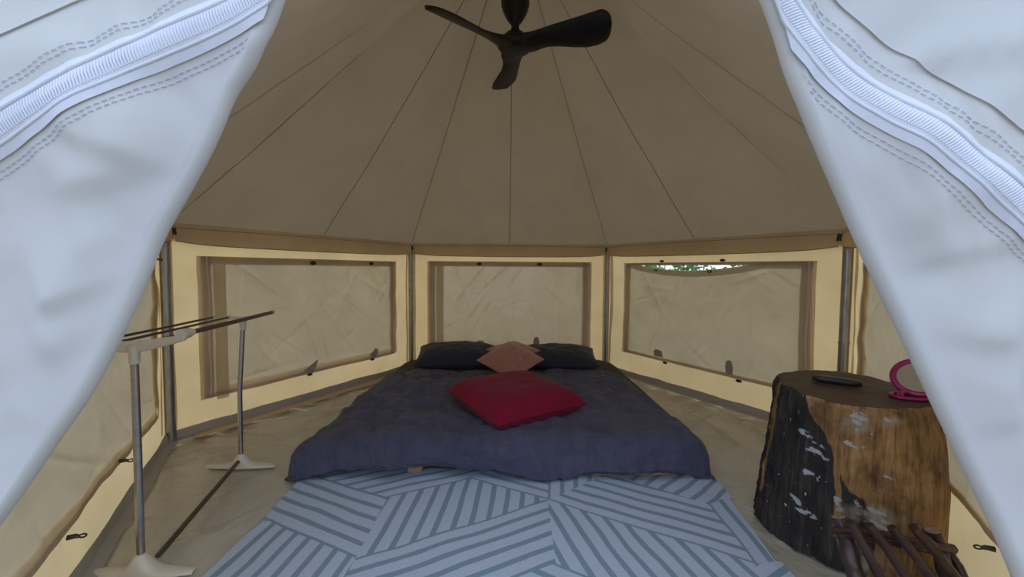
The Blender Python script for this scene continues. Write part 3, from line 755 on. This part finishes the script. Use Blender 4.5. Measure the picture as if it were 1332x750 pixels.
HEM = [(-1.06, 0.002), (-0.93, .035), (-0.72, .070), (-0.53, .088), (-0.31, .076), (-0.09, .060), (.12, .030), (.25, .014), (.4, .050), (.6, .062), (.74, .058), (.87, .030), (.97, .010)]
R0 = 0.085; ZT = 0.185
def bend(s, R):
    """outward run, drop for arc length s past the edge"""
    th = min(s / R, math.radians(82)); rest = s - R * th
    return R * math.sin(th) + rest * math.cos(math.radians(82)), R * (1 - math.cos(th)) + rest * math.sin(math.radians(82))
def duvet_pt(u, v):
    SL = 0.215; W = 0.925 if u < .5 else 0.87
    p = (u * 2 - 1) * (W + SL)
    if abs(p) <= W: x, dx = p, 0.0
    else:
        ox, dx = bend(abs(p) - W, R0); x = math.copysign(W + ox, p)
    hem = interp(HEM, x); Y0, Y1 = -0.335, 1.06; SF = 0.115 + (0.185 - hem) * 0.62
    SB = 0.05; q = Y1 + SB - (Y1 + SB - Y0 + SF) * v
    if q >= Y0 and q <= Y1: y, dy = q, 0.0
    elif q < Y0:
        oy, dy = bend(Y0 - q, R0); y = Y0 - oy
        dy = min(dy, ZT - hem)
    else:
        oy, dy = bend(q - Y1, 0.03); y = Y1 + oy
    z = ZT - dx - dy
    top = 1 if dx == 0 and dy == 0 else 0
    n1 = fbm((x * 2.2, y * 2.0, 4.2), 4)
    # creases fan out lengthways and gather into puffs along the foot
    cr = abs(fbm((x * 5.2 + 0.8 * y, y * 1.9, 9.1), 3)); cr2 = abs(fbm((x * 2.0 - 0.6 * y, y * 4.8, 1.7), 3))
    cr3 = abs(fbm((x * 9.0 + 3 * y, y * 4.0 - x, 5.7), 3))
    h = 0.020 * n1 - 0.040 * cr - 0.032 * cr2 - 0.018 * cr3 + 0.026
    h -= 0.030 * ss(0.2, 1.1, y)                                    # flattens towards the pillows
    foot = ss(0.1, -0.33, y)
    h += foot * (0.016 * math.sin(x * 9 + 2.1 * fbm((x * 2, 0, 3), 2)) * 0.6 + 0.010)
    puff = 0.016 * math.sin(x * 11 + 1.3 + 2 * fbm((x * 2, 1, 1), 2)) + 0.022 * fbm((x * 8, z * 9, 2), 4)
    if q < Y0: y -= puff * ss(0, 0.06, dy) ; h *= max(0.0, 1 - dy / 0.12)
    if abs(p) > W: x += math.copysign(0.014 * math.sin(y * 12) + 0.010 * fbm((y * 8, z * 6, 6), 3), p) * ss(0, .06, dx); h *= max(0.0, 1 - dx / 0.12)
    if x < -0.9 and y < 0.1: x -= 0.03 * ss(-0.9, -1.0, x) * ss(0.1, -0.35, y)   # corner pulled out
    return (x, y, max(0.018 + 0.004 * (u + v), z + h))
m = MB(); m.grid(180, 170, duvet_pt)
o = m.obj('duvet', 'duvet', solidify=0.012); tag(o, 'rumpled dark slate duvet draped over the bed to the floor', 'duvet'); base_at(o, (0, 0.4, 0.02))

def cushion(w, h, t, pinch=0.06, nn=36, ex=2.6, flatb=0.75, seed=0.0, wr=0.004):
    """top and bottom shells of a stuffed cover, points in its own frame"""
    out = []
    for sgn in (1, -1):
        g = MB()
        def fn(u, v):
            a, b = u * 2 - 1, v * 2 - 1
            x = w / 2 * a * (1 - pinch * (1 - b * b)); y = h / 2 * b * (1 - pinch * (1 - a * a))
            k = max(0.0, (1 - abs(a) ** ex) * (1 - abs(b) ** ex)) ** 0.5
            z = t / 2 * k * (1 if sgn > 0 else flatb) * sgn
            z += wr * fbm((x * 9 + seed, y * 9, sgn), 3) * k
            return Vector((x, y, z))
        g.grid(nn, nn, fn); out.append(g)
    out[1].f = [f_[::-1] for f_ in out[1].f]
    return out
def rot(rz=0, rx=0, ry=0): return Matrix.Rotation(rz, 3, 'Z') @ Matrix.Rotation(rx, 3, 'X') @ Matrix.Rotation(ry, 3, 'Y')
def place(shells, R_, c, name, mat, piping=None, w=0, h=0, pinch=0.06):
    m = MB()
    for g in shells: m.add([c + R_ @ Vector(x) for x in g.v], g.f)
    o = m.obj(name, mat)
    if piping:
        q = MB(); pts = []
        for k in range(4):
            for i in range(30):
                s_ = i / 15 - 1
                a, b = [(s_, -1), (1, s_), (-s_, 1), (-1, -s_)][k]
                pts.append(c + R_ @ Vector((w / 2 * a * (1 - pinch * (1 - b * b)), h / 2 * b * (1 - pinch * (1 - a * a)), 0)))
        q.tube(pts, piping, 8, closed=True); q.obj('piping', mat, o)
    return o
c = Vector((-0.475, 1.30, 0.238)); R_ = rot(math.radians(3), math.radians(10))
o = place(cushion(0.71, 0.46, 0.20, 0.05, seed=1, wr=0.012), R_, c, 'pillow', 'pillow'); tag(o, 'dark navy pillow at the bed head, left of the pink cushions', 'pillow', 'navy pillows at the head of the bed'); 
c = Vector((0.445, 1.31, 0.228)); R_ = rot(math.radians(-3), math.radians(9))
o = place(cushion(0.70, 0.46, 0.19, 0.05, seed=7, wr=0.012), R_, c, 'pillow', 'pillow'); tag(o, 'dark navy pillow at the bed head, right of the pink cushions', 'pillow', 'navy pillows at the head of the bed')

# pink cushions: front one with an embroidered scroll of petals
c = Vector((0.01, 0.955, 0.280)); R_ = Matrix.Rotation(math.radians(22), 3, 'X') @ Matrix.Rotation(math.radians(47), 3, 'Z')
sh = cushion(0.40, 0.40, 0.11, 0.05, seed=3)
front = place(sh, R_, c, 'cushion', 'pink'); tag(front, 'small dusty pink cushion with an embroidered scroll, leaning in front between the pillows', 'cushion', 'pink cushions')
def on_top(x, y, w=0.40, t=0.11, lift=0.003):
    a, b = x / (w / 2), y / (w / 2); k = max(0.0, (1 - abs(a) ** 2.6) * (1 - abs(b) ** 2.6)) ** 0.5
    return c + R_ @ Vector((x, y, t / 2 * k + lift))
for (px, py, r0, tw, ang) in ((0.055, -0.055, 0.034, 1.3, 0.5), (0.085, -0.005, 0.026, 1.2, 2.6), (0.015, -0.095, 0.024, 1.2, 4.2), (0.10, -0.075, 0.022, 1.1, 1.2), (-0.10, -0.13, 0.018, 1.2, 0.3)):
    pts = []
    for i in range(26):
        s_ = i / 25; a = ang + s_ * tw * 2 * PI; r_ = r0 * (1 - 0.75 * s_); pts.append(on_top(px + r_ * math.cos(a), py + r_ * math.sin(a)))
    q = MB(); q.tube(pts, 0.0024, 6); q.obj('embroidery', 'pinkthread', front)['label'] = 'pale thread scroll embroidery'
for (x0, y0, x1, y1) in ((0.055, -0.09, 0.0, -0.02), (0.085, -0.03, 0.13, 0.03), (0.015, -0.12, -0.03, -0.08)):
    q = MB(); q.tube([on_top(x0 + (x1 - x0) * s_ / 10, y0 + (y1 - y0) * s_ / 10 + 0.012 * math.sin(s_ / 10 * PI)) for s_ in range(11)], 0.002, 6); q.obj('embroidery', 'pinkthread', front)['label'] = 'pale thread sprig embroidery'
c2 = Vector((0.035, 1.165, 0.315)); R2 = Matrix.Rotation(math.radians(9), 3, 'X') @ Matrix.Rotation(math.radians(42), 3, 'Z')
o = place(cushion(0.34, 0.34, 0.08, 0.05, seed=5), R2, c2, 'cushion', 'pink'); tag(o, 'small dusty pink cushion mostly hidden behind the embroidered one, one corner showing', 'cushion', 'pink cushions')

c = Vector((0.025, 0.060, 0.262)); R_ = rot(math.radians(33), math.radians(2))
o = place(cushion(0.60, 0.60, 0.19, 0.03, flatb=0.95, ex=5.0, seed=11, wr=0.006), R_, c, 'cushion', 'red', 0.006, 0.60, 0.60, 0.03)
tag(o, 'large crimson red cushion lying flat in the middle of the duvet', 'cushion')

# ------------------------------------------------------------------ drying rack on the left
rk = empty('drying_rack', (-1.30, -0.64, 0.0))
PF = Vector((-1.229, -0.994, 0)); PRr = Vector((-1.372, -0.277, 0))
dirv = (PRr - PF).normalized(); side = Vector((dirv.y, -dirv.x, 0))      # to the right
side = Vector((1, 0.02, 0)).normalized()
for nm, b, lab in (('f', PF, None), ('r', PRr, None)):
    m = MB()
    def foot(u, v, b=b):
        s_ = (u * 2 - 1); half = 0.172; hw = 0.040 * (1 - 0.55 * abs(s_) ** 2.2)
        hump = 0.052 * math.exp(-(abs(s_) * half / 0.035) ** 2) + 0.012 * (1 - abs(s_)) ** 0.6 + 0.007
        a = v * PI; x = s_ * half; yy = hw * math.cos(a) * (0.75 if True else 1); z = 0.006 + hump * math.sin(a) ** 0.8
        q = b + side * x + Vector((0, yy, z)); return q
    m.grid(60, 14, foot); m.obj('foot', 'plastic', rk)
    m = MB(); m.tube([b + Vector((0, 0, 0.055)), b + Vector((0.002, 0, 0.40)), b + Vector((0.003 if nm == 'f' else 0.026, 0, 0.735))], 0.0112, 16); m.obj('upright', 'chrome', rk)
    top = b + Vector((0.003 if nm == 'f' else 0.026, 0, 0.0))
    m = MB(); m.lathe((top.x, top.y), [(0.0135, 0.705), (0.0145, 0.71), (0.0145, 0.735), (0.018, 0.75), (0.017, 0.765)], 20); m.obj('collar', 'plastic', rk)
TF = PF + Vector((0.003, 0, 0.760)); TR = PRr + Vector((0.026, 0, 0.764))
def wing(T, half, rise, thick, dep):
    m = MB()
    def w_(u, v):
        s_ = u * 2 - 1; x = s_ * half; z = rise * max(0, s_) ** 1.25
        tz = thick * (1 - 0.45 * abs(s_) ** 1.5); a = v * 2 * PI
        sg = lambda q, e: math.copysign(abs(q) ** e, q)
        return T + side * x + Vector((0, dep * sg(math.cos(a), .5), z + tz * sg(math.sin(a), .5)))
    m.grid(40, 20, w_)
    n0 = len(m.v)
    m.add([T + side * (sx * half) + Vector((0, 0, rise * max(0, sx))) for sx in (-1, 1)], [])
    for sx in (0, 1):
        i = 0 if sx == 0 else 40
        for j in range(20):
            m.f.append((j * 41 + i, (j + 1) * 41 + i, n0 + sx)); m.m.append(0)
    return m.obj('wing_arm', 'plastic', rk)
wing(TF, 0.160, 0.030, 0.019, 0.011); wing(TR, 0.150, 0.026, 0.008, 0.008)
for k, s_ in enumerate((-1.0, -0.48, 0.0, 0.48, 1.0)):
    if s_ == 0.0: continue
    a = TF + side * (0.150 * s_) + Vector((0, 0.004, 0.030 * max(0, s_) ** 1.25 + 0.010)); b = TR + side * (0.145 * s_) + Vector((0, 0, 0.026 * max(0, s_) ** 1.25 + 0.004))
    m = MB(); r_ = 0.0085 if s_ == 1.0 else 0.0048
    m.tube([a, (a + b) / 2 + Vector((0, 0, -0.001)), b], r_, 10); rd = m.obj('rail', 'bronze', rk)
    if s_ == 1.0:
        d = (b - a).normalized(); m = MB(); m.tube([a - d * 0.01, a + d * 0.03, a + d * 0.055], [0.018, 0.017, 0.011], 14); m.obj('socket', 'plastic', rk)
    m = MB(); d = (b - a).normalized(); m.tube([b - d * 0.008, b + d * 0.010], [r_ + .003, r_ + .003], 10); m.obj('rail_cap', 'plastic', rd)
m = MB(); m.tube([PF + Vector((0.03, 0.03, 0.042)), PRr + Vector((0.004, -0.03, 0.042))], 0.0095, 12); m.obj('floor_bar', 'bronze', rk)
tag(rk, 'cream plastic and metal clothes drying rack standing on the floor left of the bed', 'drying rack')

# ------------------------------------------------------------------ ceiling fan
FC = Vector((0.012, 0.0, 0)); fanz = 2.262
fr = empty('ceiling_fan', (FC.x, FC.y, 2.95))
m = MB(); m.lathe((FC.x, FC.y), [(0.013, 2.52), (0.013, 2.93)], 16); m.lathe((FC.x, FC.y), [(0.016, 2.90), (0.05, 2.905), (0.055, 2.93), (0.045, 2.945)], 24); m.obj('downrod', 'fan', fr)
prof = [(0.022, 2.335), (0.024, 2.35), (0.021, 2.358), (0.022, 2.372), (0.038, 2.392), (0.055, 2.418), (0.069, 2.448), (0.077, 2.475), (0.079, 2.495), (0.074, 2.512), (0.060, 2.525), (0.042, 2.534), (0.034, 2.54), (0.034, 2.56), (0.020, 2.565)]
m = MB(); m.lathe((FC.x, FC.y), prof, 40); m.obj('motor_housing', 'fan', fr)
m = MB(); m.lathe((FC.x, FC.y), [(0.02, 2.228), (0.05, 2.231), (0.085, 2.240), (0.098, 2.258), (0.078, 2.285), (0.068, 2.305), (0.05, 2.323), (0.025, 2.338)], 40); m.obj('hub', 'fan', fr)
def blade(ang):
    m = MB(); N = 40; K = 22
    d = Vector((math.cos(ang), math.sin(ang), 0)); tcc = Vector((-math.sin(ang), math.cos(ang), 0))
    def sec(t):
        r = 0.04 + 0.49 * t
        lead = -0.060 - 0.012 * math.exp(-(t / .13) ** 2) + 0.004 * t                    # high, straight side
        trail = interp([(0, .070), (.06, .074), (.12, .072), (.2, .063), (.28, .060), (.4, .070), (.55, .098), (.7, .122), (.82, .126), (.9, .118), (1, .095)], t)
        if t > .9:
            e = (t - .9) / .1; k = math.sqrt(max(0.0004, 1 - e * e)); mid = lead + (trail - lead) * .42
            lead, trail = mid + (lead - mid) * k, mid + (trail - mid) * k
        pit = math.radians(interp([(0, 6), (.15, 14), (.4, 25), (1, 25)], t))
        return r, lead, trail, pit
    def pt(u, v):
        t = u if u < .5 else .5 + .5 * math.sin((u - .5) * PI)
        r, le, trl, pit = sec(t); a = v * 2 * PI
        cc = le + (trl - le) * (0.5 - 0.5 * math.cos(a)); cm = (le + trl) / 2
        th = (0.013 * (1 - 0.4 * t) + 0.016 * math.exp(-(t / .16) ** 2)) * math.sin(a)
        z = -cc * math.sin(pit) + th * math.cos(pit); tc_ = cc * math.cos(pit) + th * math.sin(pit)
        cam_ = 0.018 * (1 - ((cc - cm) / max(1e-4, (trl - le) / 2)) ** 2) * t
        return FC + d * r + tcc * tc_ + Vector((0, 0, fanz + z + 0.02 * t * t - cam_ * 0.6))
    m.grid(N, K, pt)
    ti = [j * (N + 1) + N for j in range(K)]; m.f.append(tuple(ti)); m.m.append(0)
    m.obj('blade', 'fan', fr)
for a in (94, 214, 334): blade(math.radians(a))
tag(fr, 'black three-blade ceiling fan hanging from the tent roof', 'ceiling fan')

# ------------------------------------------------------------------ tree stump on the right, and what stands on it
SX, SY, SH = 1.288, -0.772, 0.565
CAMD = math.atan2(-2.29 - SY, -0.025 - SX)           # direction from the stump to the door
stp = empty('tree_stump', (SX, SY, 0))
def st_r(a, z):
    d = math.atan2(math.sin(a - CAMD), math.cos(a - CAMD))
    h = z / SH
    lf = ss(0.1, 1.0, -math.sin(d)); rt = ss(0.2, 1.0, math.sin(d))
    r = 0.278 - 0.020 * h - 0.036 * h * lf + 0.022 * math.sin(h * PI) * rt - 0.008 * h * h
    p = (math.cos(a) * 1.4, math.sin(a) * 1.4, h * 0.5)
    r += 0.012 * fbm(p, 3) + 0.008 * fbm((math.cos(a) * 7, math.sin(a) * 7, h * 1.2), 3) + 0.004 * abs(fbm((math.cos(a) * 18, math.sin(a) * 18, h * 2.2), 3))
    r += 0.008 * ss(.1, -.1, abs(d + .25) - .06) * -1                      # vertical groove
    if d < -0.75: r += 0.010 * fbm((a * 9, h * 7, 4), 4)
    r -= 0.010 * ss(0.965, 1.0, h) * (0.5 + 0.5 * noise.noise(Vector((a * 3, 0, 0))))
    return r
def top_z(x, y):
    return SH + 0.010 - 0.02 * ((x - SX) * math.cos(CAMD) + (y - SY) * math.sin(CAMD)) + 0.006 * fbm((x * 4, y * 4, 0), 3)
m = MB(); NA, NZ = 260, 120
def st(u, v):
    a = 2 * PI * u; z = SH * v; r = st_r(a, z); x, y = SX + r * math.cos(a), SY + r * math.sin(a)
    zz = z + (top_z(x, y) - SH) * v ** 3 + 0.008 * noise.noise(Vector((a * 2, 0, 5))) * (v > .95) * 0
    return (x, y, max(0.004, zz))
m.grid(NA, NZ, st)
body = m.obj('trunk', 'stump', stp)
ca = body.data.color_attributes.new('tone', 'FLOAT_COLOR', 'POINT')
SCUFF = [(-.50, .77, .15, .022, 1.0), (-.36, .67, .15, .025, 1.0), (-.34, .72, .10, .018, .9), (-.40, .52, .14, .026, 1.0), (-.55, .32, .14, .030, 1.0), (-.44, .27, .16, .024, .9), (-.10, .40, .06, .05, 1.0), (-.06, .27, .07, .08, 1.0), (-.02, .78, .20, .020, .9), (.06, .73, .16, .016, .8), (.05, .93, .13, .07, .9), (.30, .35, .26, .040, .85), (.20, .42, .20, .05, .8), (.45, .93, .2, .03, .7), (.20, .86, .03, .06, .7), (-.15, .92, .2, .02, .5), (.36, .62, .2, .012, .6), (-.02, .18, .1, .04, .8)]
vals = []
for j in range(NZ + 1):
    for i in range(NA + 1):
        a = 2 * PI * i / NA; d = math.atan2(math.sin(a - CAMD), math.cos(a - CAMD)); h = j / NZ
        nn = fbm((math.cos(a) * 4, math.sin(a) * 4, h * 2.5), 4)
        bound = interp([(0, .40), (.25, .33), (.45, .24), (.58, .12), (.70, -.02), (.82, -.22), (.92, -.40), (1, -.44)], h) + 0.13 * nn
        dark = ss(0.07, -0.07, d - bound)
        # ochre bare streak inside the charred side, dark streak in the bare side
        dark *= 1 - 0.85 * ss(.055, .02, abs(d - .00 - .05 * nn)) * ss(.75, .6, h) * ss(.15, .25, h)
        dark *= 1 - 0.8 * ss(.10, .04, abs(d + 1.12 - .10 * nn)) * ss(0.1, .3, h)
        dark = max(dark, 0.62 * ss(.2, .55, fbm((math.cos(a) * 3 + 5, math.sin(a) * 3, h * 4), 4)) * ss(.3, .05, h))
        wv = 0.0
        for (sd_, sh_, wd, hh, st_) in SCUFF:
            q = ((d - sd_ - .10) / wd) ** 2 + ((h - sh_ + 0.11 * (d - sd_ - .10)) / hh) ** 2
            wv = max(wv, st_ * math.exp(-q))
        wv *= 0.72 + 0.95 * fbm((a * 10, h * 40 + a * 6, 3), 5)
        wv = max(wv, 0.7 * ss(.55, .75, fbm((a * 16, h * 22, 9), 3)) * (1 if dark > .5 else .6))
        pl = 0.0
        for (sd_, sh_, wd, hh, st_) in ((.33, .38, .26, .07, 1), (.14, .90, .16, .07, .9), (.10, .24, .14, .09, .8), (.55, .93, .2, .04, .7), (.30, .12, .25, .08, .7)):
            pl = max(pl, st_ * math.exp(-((d - sd_) / wd) ** 2 - ((h - sh_) / hh) ** 2))
        pl *= 0.8 + 0.8 * fbm((a * 6, h * 12, 7), 4)
        vals += [max(0, min(1, dark)), max(0, min(1, wv)), max(0, min(1, pl)), 1.0]
ca.data.foreach_set('color', vals)
m = MB()
def stt(u, v):
    a = 2 * PI * u; r = st_r(a, SH) * v; x, y = SX + r * math.cos(a), SY + r * math.sin(a); return (x, y, top_z(x, y) + 0.0005)
m.grid(90, 24, stt); tp = m.obj('cut_top', 'stumptop', stp)
# star-shaped drying crack in the cut face
cx_, cy_ = SX - 0.03, SY - 0.10
q = MB()
for k in range(7):
    a = k * 2 * PI / 7 + 0.3; L_ = 0.018 + 0.022 * random.random(); n_ = Vector((-math.sin(a), math.cos(a), 0)) * 0.003; dd = Vector((math.cos(a), math.sin(a), 0))
    b0 = Vector((cx_, cy_, 0)); pz = lambda p_: Vector((p_.x, p_.y, top_z(p_.x, p_.y) + 0.0012))
    q.add([pz(b0 + n_), pz(b0 - n_), pz(b0 + dd * L_)], [(0, 1, 2)])
q.obj('star_crack', 'black', tp, smooth=False)
tag(stp, 'large tree stump with charred bark and ochre bare wood, used as a table', 'tree stump')

def put(x, y): return Vector((x, y, top_z(x, y)))
# slim black case
q = MB(); cc = put(1.287, -0.736) + Vector((0, 0, 0.013)); ax = Vector((0.80, -0.60, 0)).normalized(); ay = Vector((-ax.y, ax.x, 0))
def case_pt(u, v):
    a = 2 * PI * u; b = PI * (v - .5); sg = lambda x, e: math.copysign(abs(x) ** e, x); cb = sg(math.cos(b), .35)
    return cc + ax * (0.078 * cb * sg(math.cos(a), .6)) + ay * (0.030 * cb * sg(math.sin(a), .6)) + Vector((0, 0, 0.011 * sg(math.sin(b), .5)))
q.grid(40, 14, case_pt); o = q.obj('case', 'black'); tag(o, 'slim black oblong case lying on the stump top', 'case'); base_at(o, cc - Vector((0, 0, .011)))
# magenta stand mirror
mb = Vector((1.402, -0.912, 0)); mb = put(mb.x, mb.y); mr_ = empty('stand_mirror', mb)
q = MB(); pts = [mb + Vector((0.055 * math.cos(a), 0.038 * math.sin(a), 0.007)) for a in [2 * PI * i / 40 for i in range(40)]]
q.tube(pts, 0.0075, 10, closed=True, flat=(1, .8)); q.obj('base_ring', 'magenta', mr_)
tilt = Matrix.Rotation(math.radians(-52), 3, 'Z') @ Matrix.Rotation(math.radians(-38), 3, 'X')
mc = mb + Vector((0.048, 0.018, 0.068)); rr_ = 0.066
q = MB(); pts = [mc + tilt @ Vector((rr_ * math.cos(a), 0, rr_ * math.sin(a))) for a in [2 * PI * i / 48 for i in range(48)]]
q.tube(pts, 0.0105, 12, closed=True); q.obj('frame', 'magenta', mr_)
q = MB()
for sg in (-1, 1):
    q.grid(40, 3, lambda u, v: mc + tilt @ Vector((rr_ * v * math.cos(2 * PI * u), sg * 0.003, rr_ * v * math.sin(2 * PI * u))))
q.obj('glass', 'mirror', mr_)
q = MB(); q.tube([mb + Vector((-0.045, -0.012, 0.008)), mb + Vector((-0.03, 0.0, 0.02)), mc + tilt @ Vector((-0.02, 0, -rr_ + .002))], [0.010, 0.010, 0.008], 10); q.obj('hinge', 'magenta', mr_)
tag(mr_, 'small round magenta stand mirror on the stump, by the right door flap', 'mirror')

# ------------------------------------------------------------------ slatted branch rack leaning on the stump
br = empty('branch_rack', (1.17, -1.08, 0.0))
def pxp(u, v, y):
    d = CR * ((u - 666) / 521.15) + CU * ((375 - v) / 521.15) + CF
    o0 = Vector((-0.02466, -2.29176, 1.01858)); return o0 + d * ((y - o0.y) / d.y)
def stick(pts, rads, name='slat', n=12, end=False):
    q = MB(); ps = []; rs = []
    for i in range(len(pts) - 1):
        for k in range(6):
            t = k / 6; ps.append(pts[i].lerp(pts[i + 1], t) + Vector((noise.noise(pts[i] * 9 + Vector((k, 0, 0))), 0, noise.noise(pts[i] * 7 + Vector((0, k, 0))))) * 0.002); rs.append(rads[i] + (rads[i + 1] - rads[i]) * t)
    ps.append(pts[-1]); rs.append(rads[-1])
    q.tube(ps, rs, n, jit=0.25); o = q.obj(name, 'stick', br)
    if end:
        e = MB(); d = (ps[0] - ps[1]).normalized(); e.tube([ps[0] - d * .001, ps[0] + d * 0.002], [rs[0] * .9, rs[0] * .85], n); c_ = e.obj('cut_end', 'stickend', o); c_['label'] = 'pale sawn end'
    return o
stick([pxp(1091, 672, -1.130), pxp(1104, 712, -1.160), pxp(1116, 765, -1.200), pxp(1126, 860, -1.270)], [0.020, 0.021, 0.022, 0.022], 'post', end=True)
stick([pxp(1084, 690, -1.155), pxp(1130, 693, -1.160), pxp(1185, 704, -1.160), pxp(1240, 714, -1.140)], [0.010, 0.014, 0.014, 0.013], 'rail')
stick([pxp(1090, 697, -1.170), pxp(1140, 702, -1.175), pxp(1195, 712, -1.170), pxp(1225, 720, -1.150)], [0.008, 0.009, 0.009, 0.008], 'rail')
for (p0, p1, p2, p3, r_) in (((1105, 678), (1125, 712), (1146, 752), (1180, 850), 0.0125), ((1130, 682), (1152, 710), (1180, 752), (1235, 850), 0.0125), ((1160, 685), (1185, 715), (1212, 752), (1275, 850), 0.013), ((1188, 685), (1215, 715), (1245, 755), (1300, 850), 0.0145)):
    stick([pxp(*p0, -1.190), pxp(*p1, -1.205), pxp(*p2, -1.220), pxp(*p3, -1.270)], [r_ * .9, r_, r_ * 1.05, r_], 'slat', end=False)
stick([pxp(1213, 690, -1.120), pxp(1222, 715, -1.130), pxp(1236, 765, -1.170), pxp(1245, 860, -1.240)], [0.022, 0.021, 0.020, 0.02], 'post', end=True)
stick([pxp(1232, 712, -1.120), pxp(1246, 735, -1.150), pxp(1265, 775, -1.190)], [0.010, 0.012, 0.012], 'brace')
tag(br, 'dark reddish slatted rack of branches leaning against the stump foot', 'rack')

# ------------------------------------------------------------------ greenery outside the gap in the right window
def shrub(x, y, h, n, label, seed):
    rnd = random.Random(seed); root = empty('shrub', (x, y, -0.05))
    q = MB(); tips = []
    for k in range(9):
        a = rnd.random() * 2 * PI; sp = rnd.uniform(.10, .32)
        p0 = Vector((x + .05 * math.cos(a), y + .05 * math.sin(a), -0.06)); p2 = Vector((x + sp * math.cos(a), y + sp * math.sin(a), h * rnd.uniform(.75, 1))); p1 = (p0 + p2) / 2 + Vector((.08 * math.cos(a), .08 * math.sin(a), .08))
        q.tube([p0, p1, p2], [.014, .010, .005], 7); tips.append((p0, p1, p2))
    q.obj('stem', 'bark', root)
    q = MB()
    for k in range(n):
        p0, p1, p2 = rnd.choice(tips); t = rnd.uniform(.25, 1); c = p0 * (1 - t) ** 2 + p1 * 2 * t * (1 - t) + p2 * t * t + Vector((rnd.gauss(0, .12), rnd.gauss(0, .12), rnd.gauss(0, .08)))
        d = Vector((rnd.gauss(0, 1), rnd.gauss(0, 1), rnd.gauss(0, .6))).normalized(); s_ = d.cross(Vector((rnd.gauss(0, 1), rnd.gauss(0, 1), 1))).normalized(); L_ = rnd.uniform(.07, .15); W_ = L_ * .3
        up_ = d.cross(s_) * W_ * .3
        q.add([c, c + d * L_ * .35 + s_ * W_ + up_, c + d * L_, c + d * L_ * .35 - s_ * W_ + up_, c + d * L_ * .4], [(0, 4, 1), (4, 2, 1), (0, 3, 4), (4, 3, 2)])
    q.obj('foliage', 'leaf', root)
    tag(root, label, 'shrub', 'shrubs outside the gap of the right window')
SHL = 'green leafy shrub seen outside through the gap above the right window cover'
for (x, y, h, n, sd) in ((1.9, 3.2, 1.45, 420, 1), (3.0, 2.5, 1.5, 520, 2), (4.1, 2.2, 1.45, 260, 3), (2.9, 4.2, 1.7, 520, 4)):
    shrub(x, y, h, n, SHL, sd)
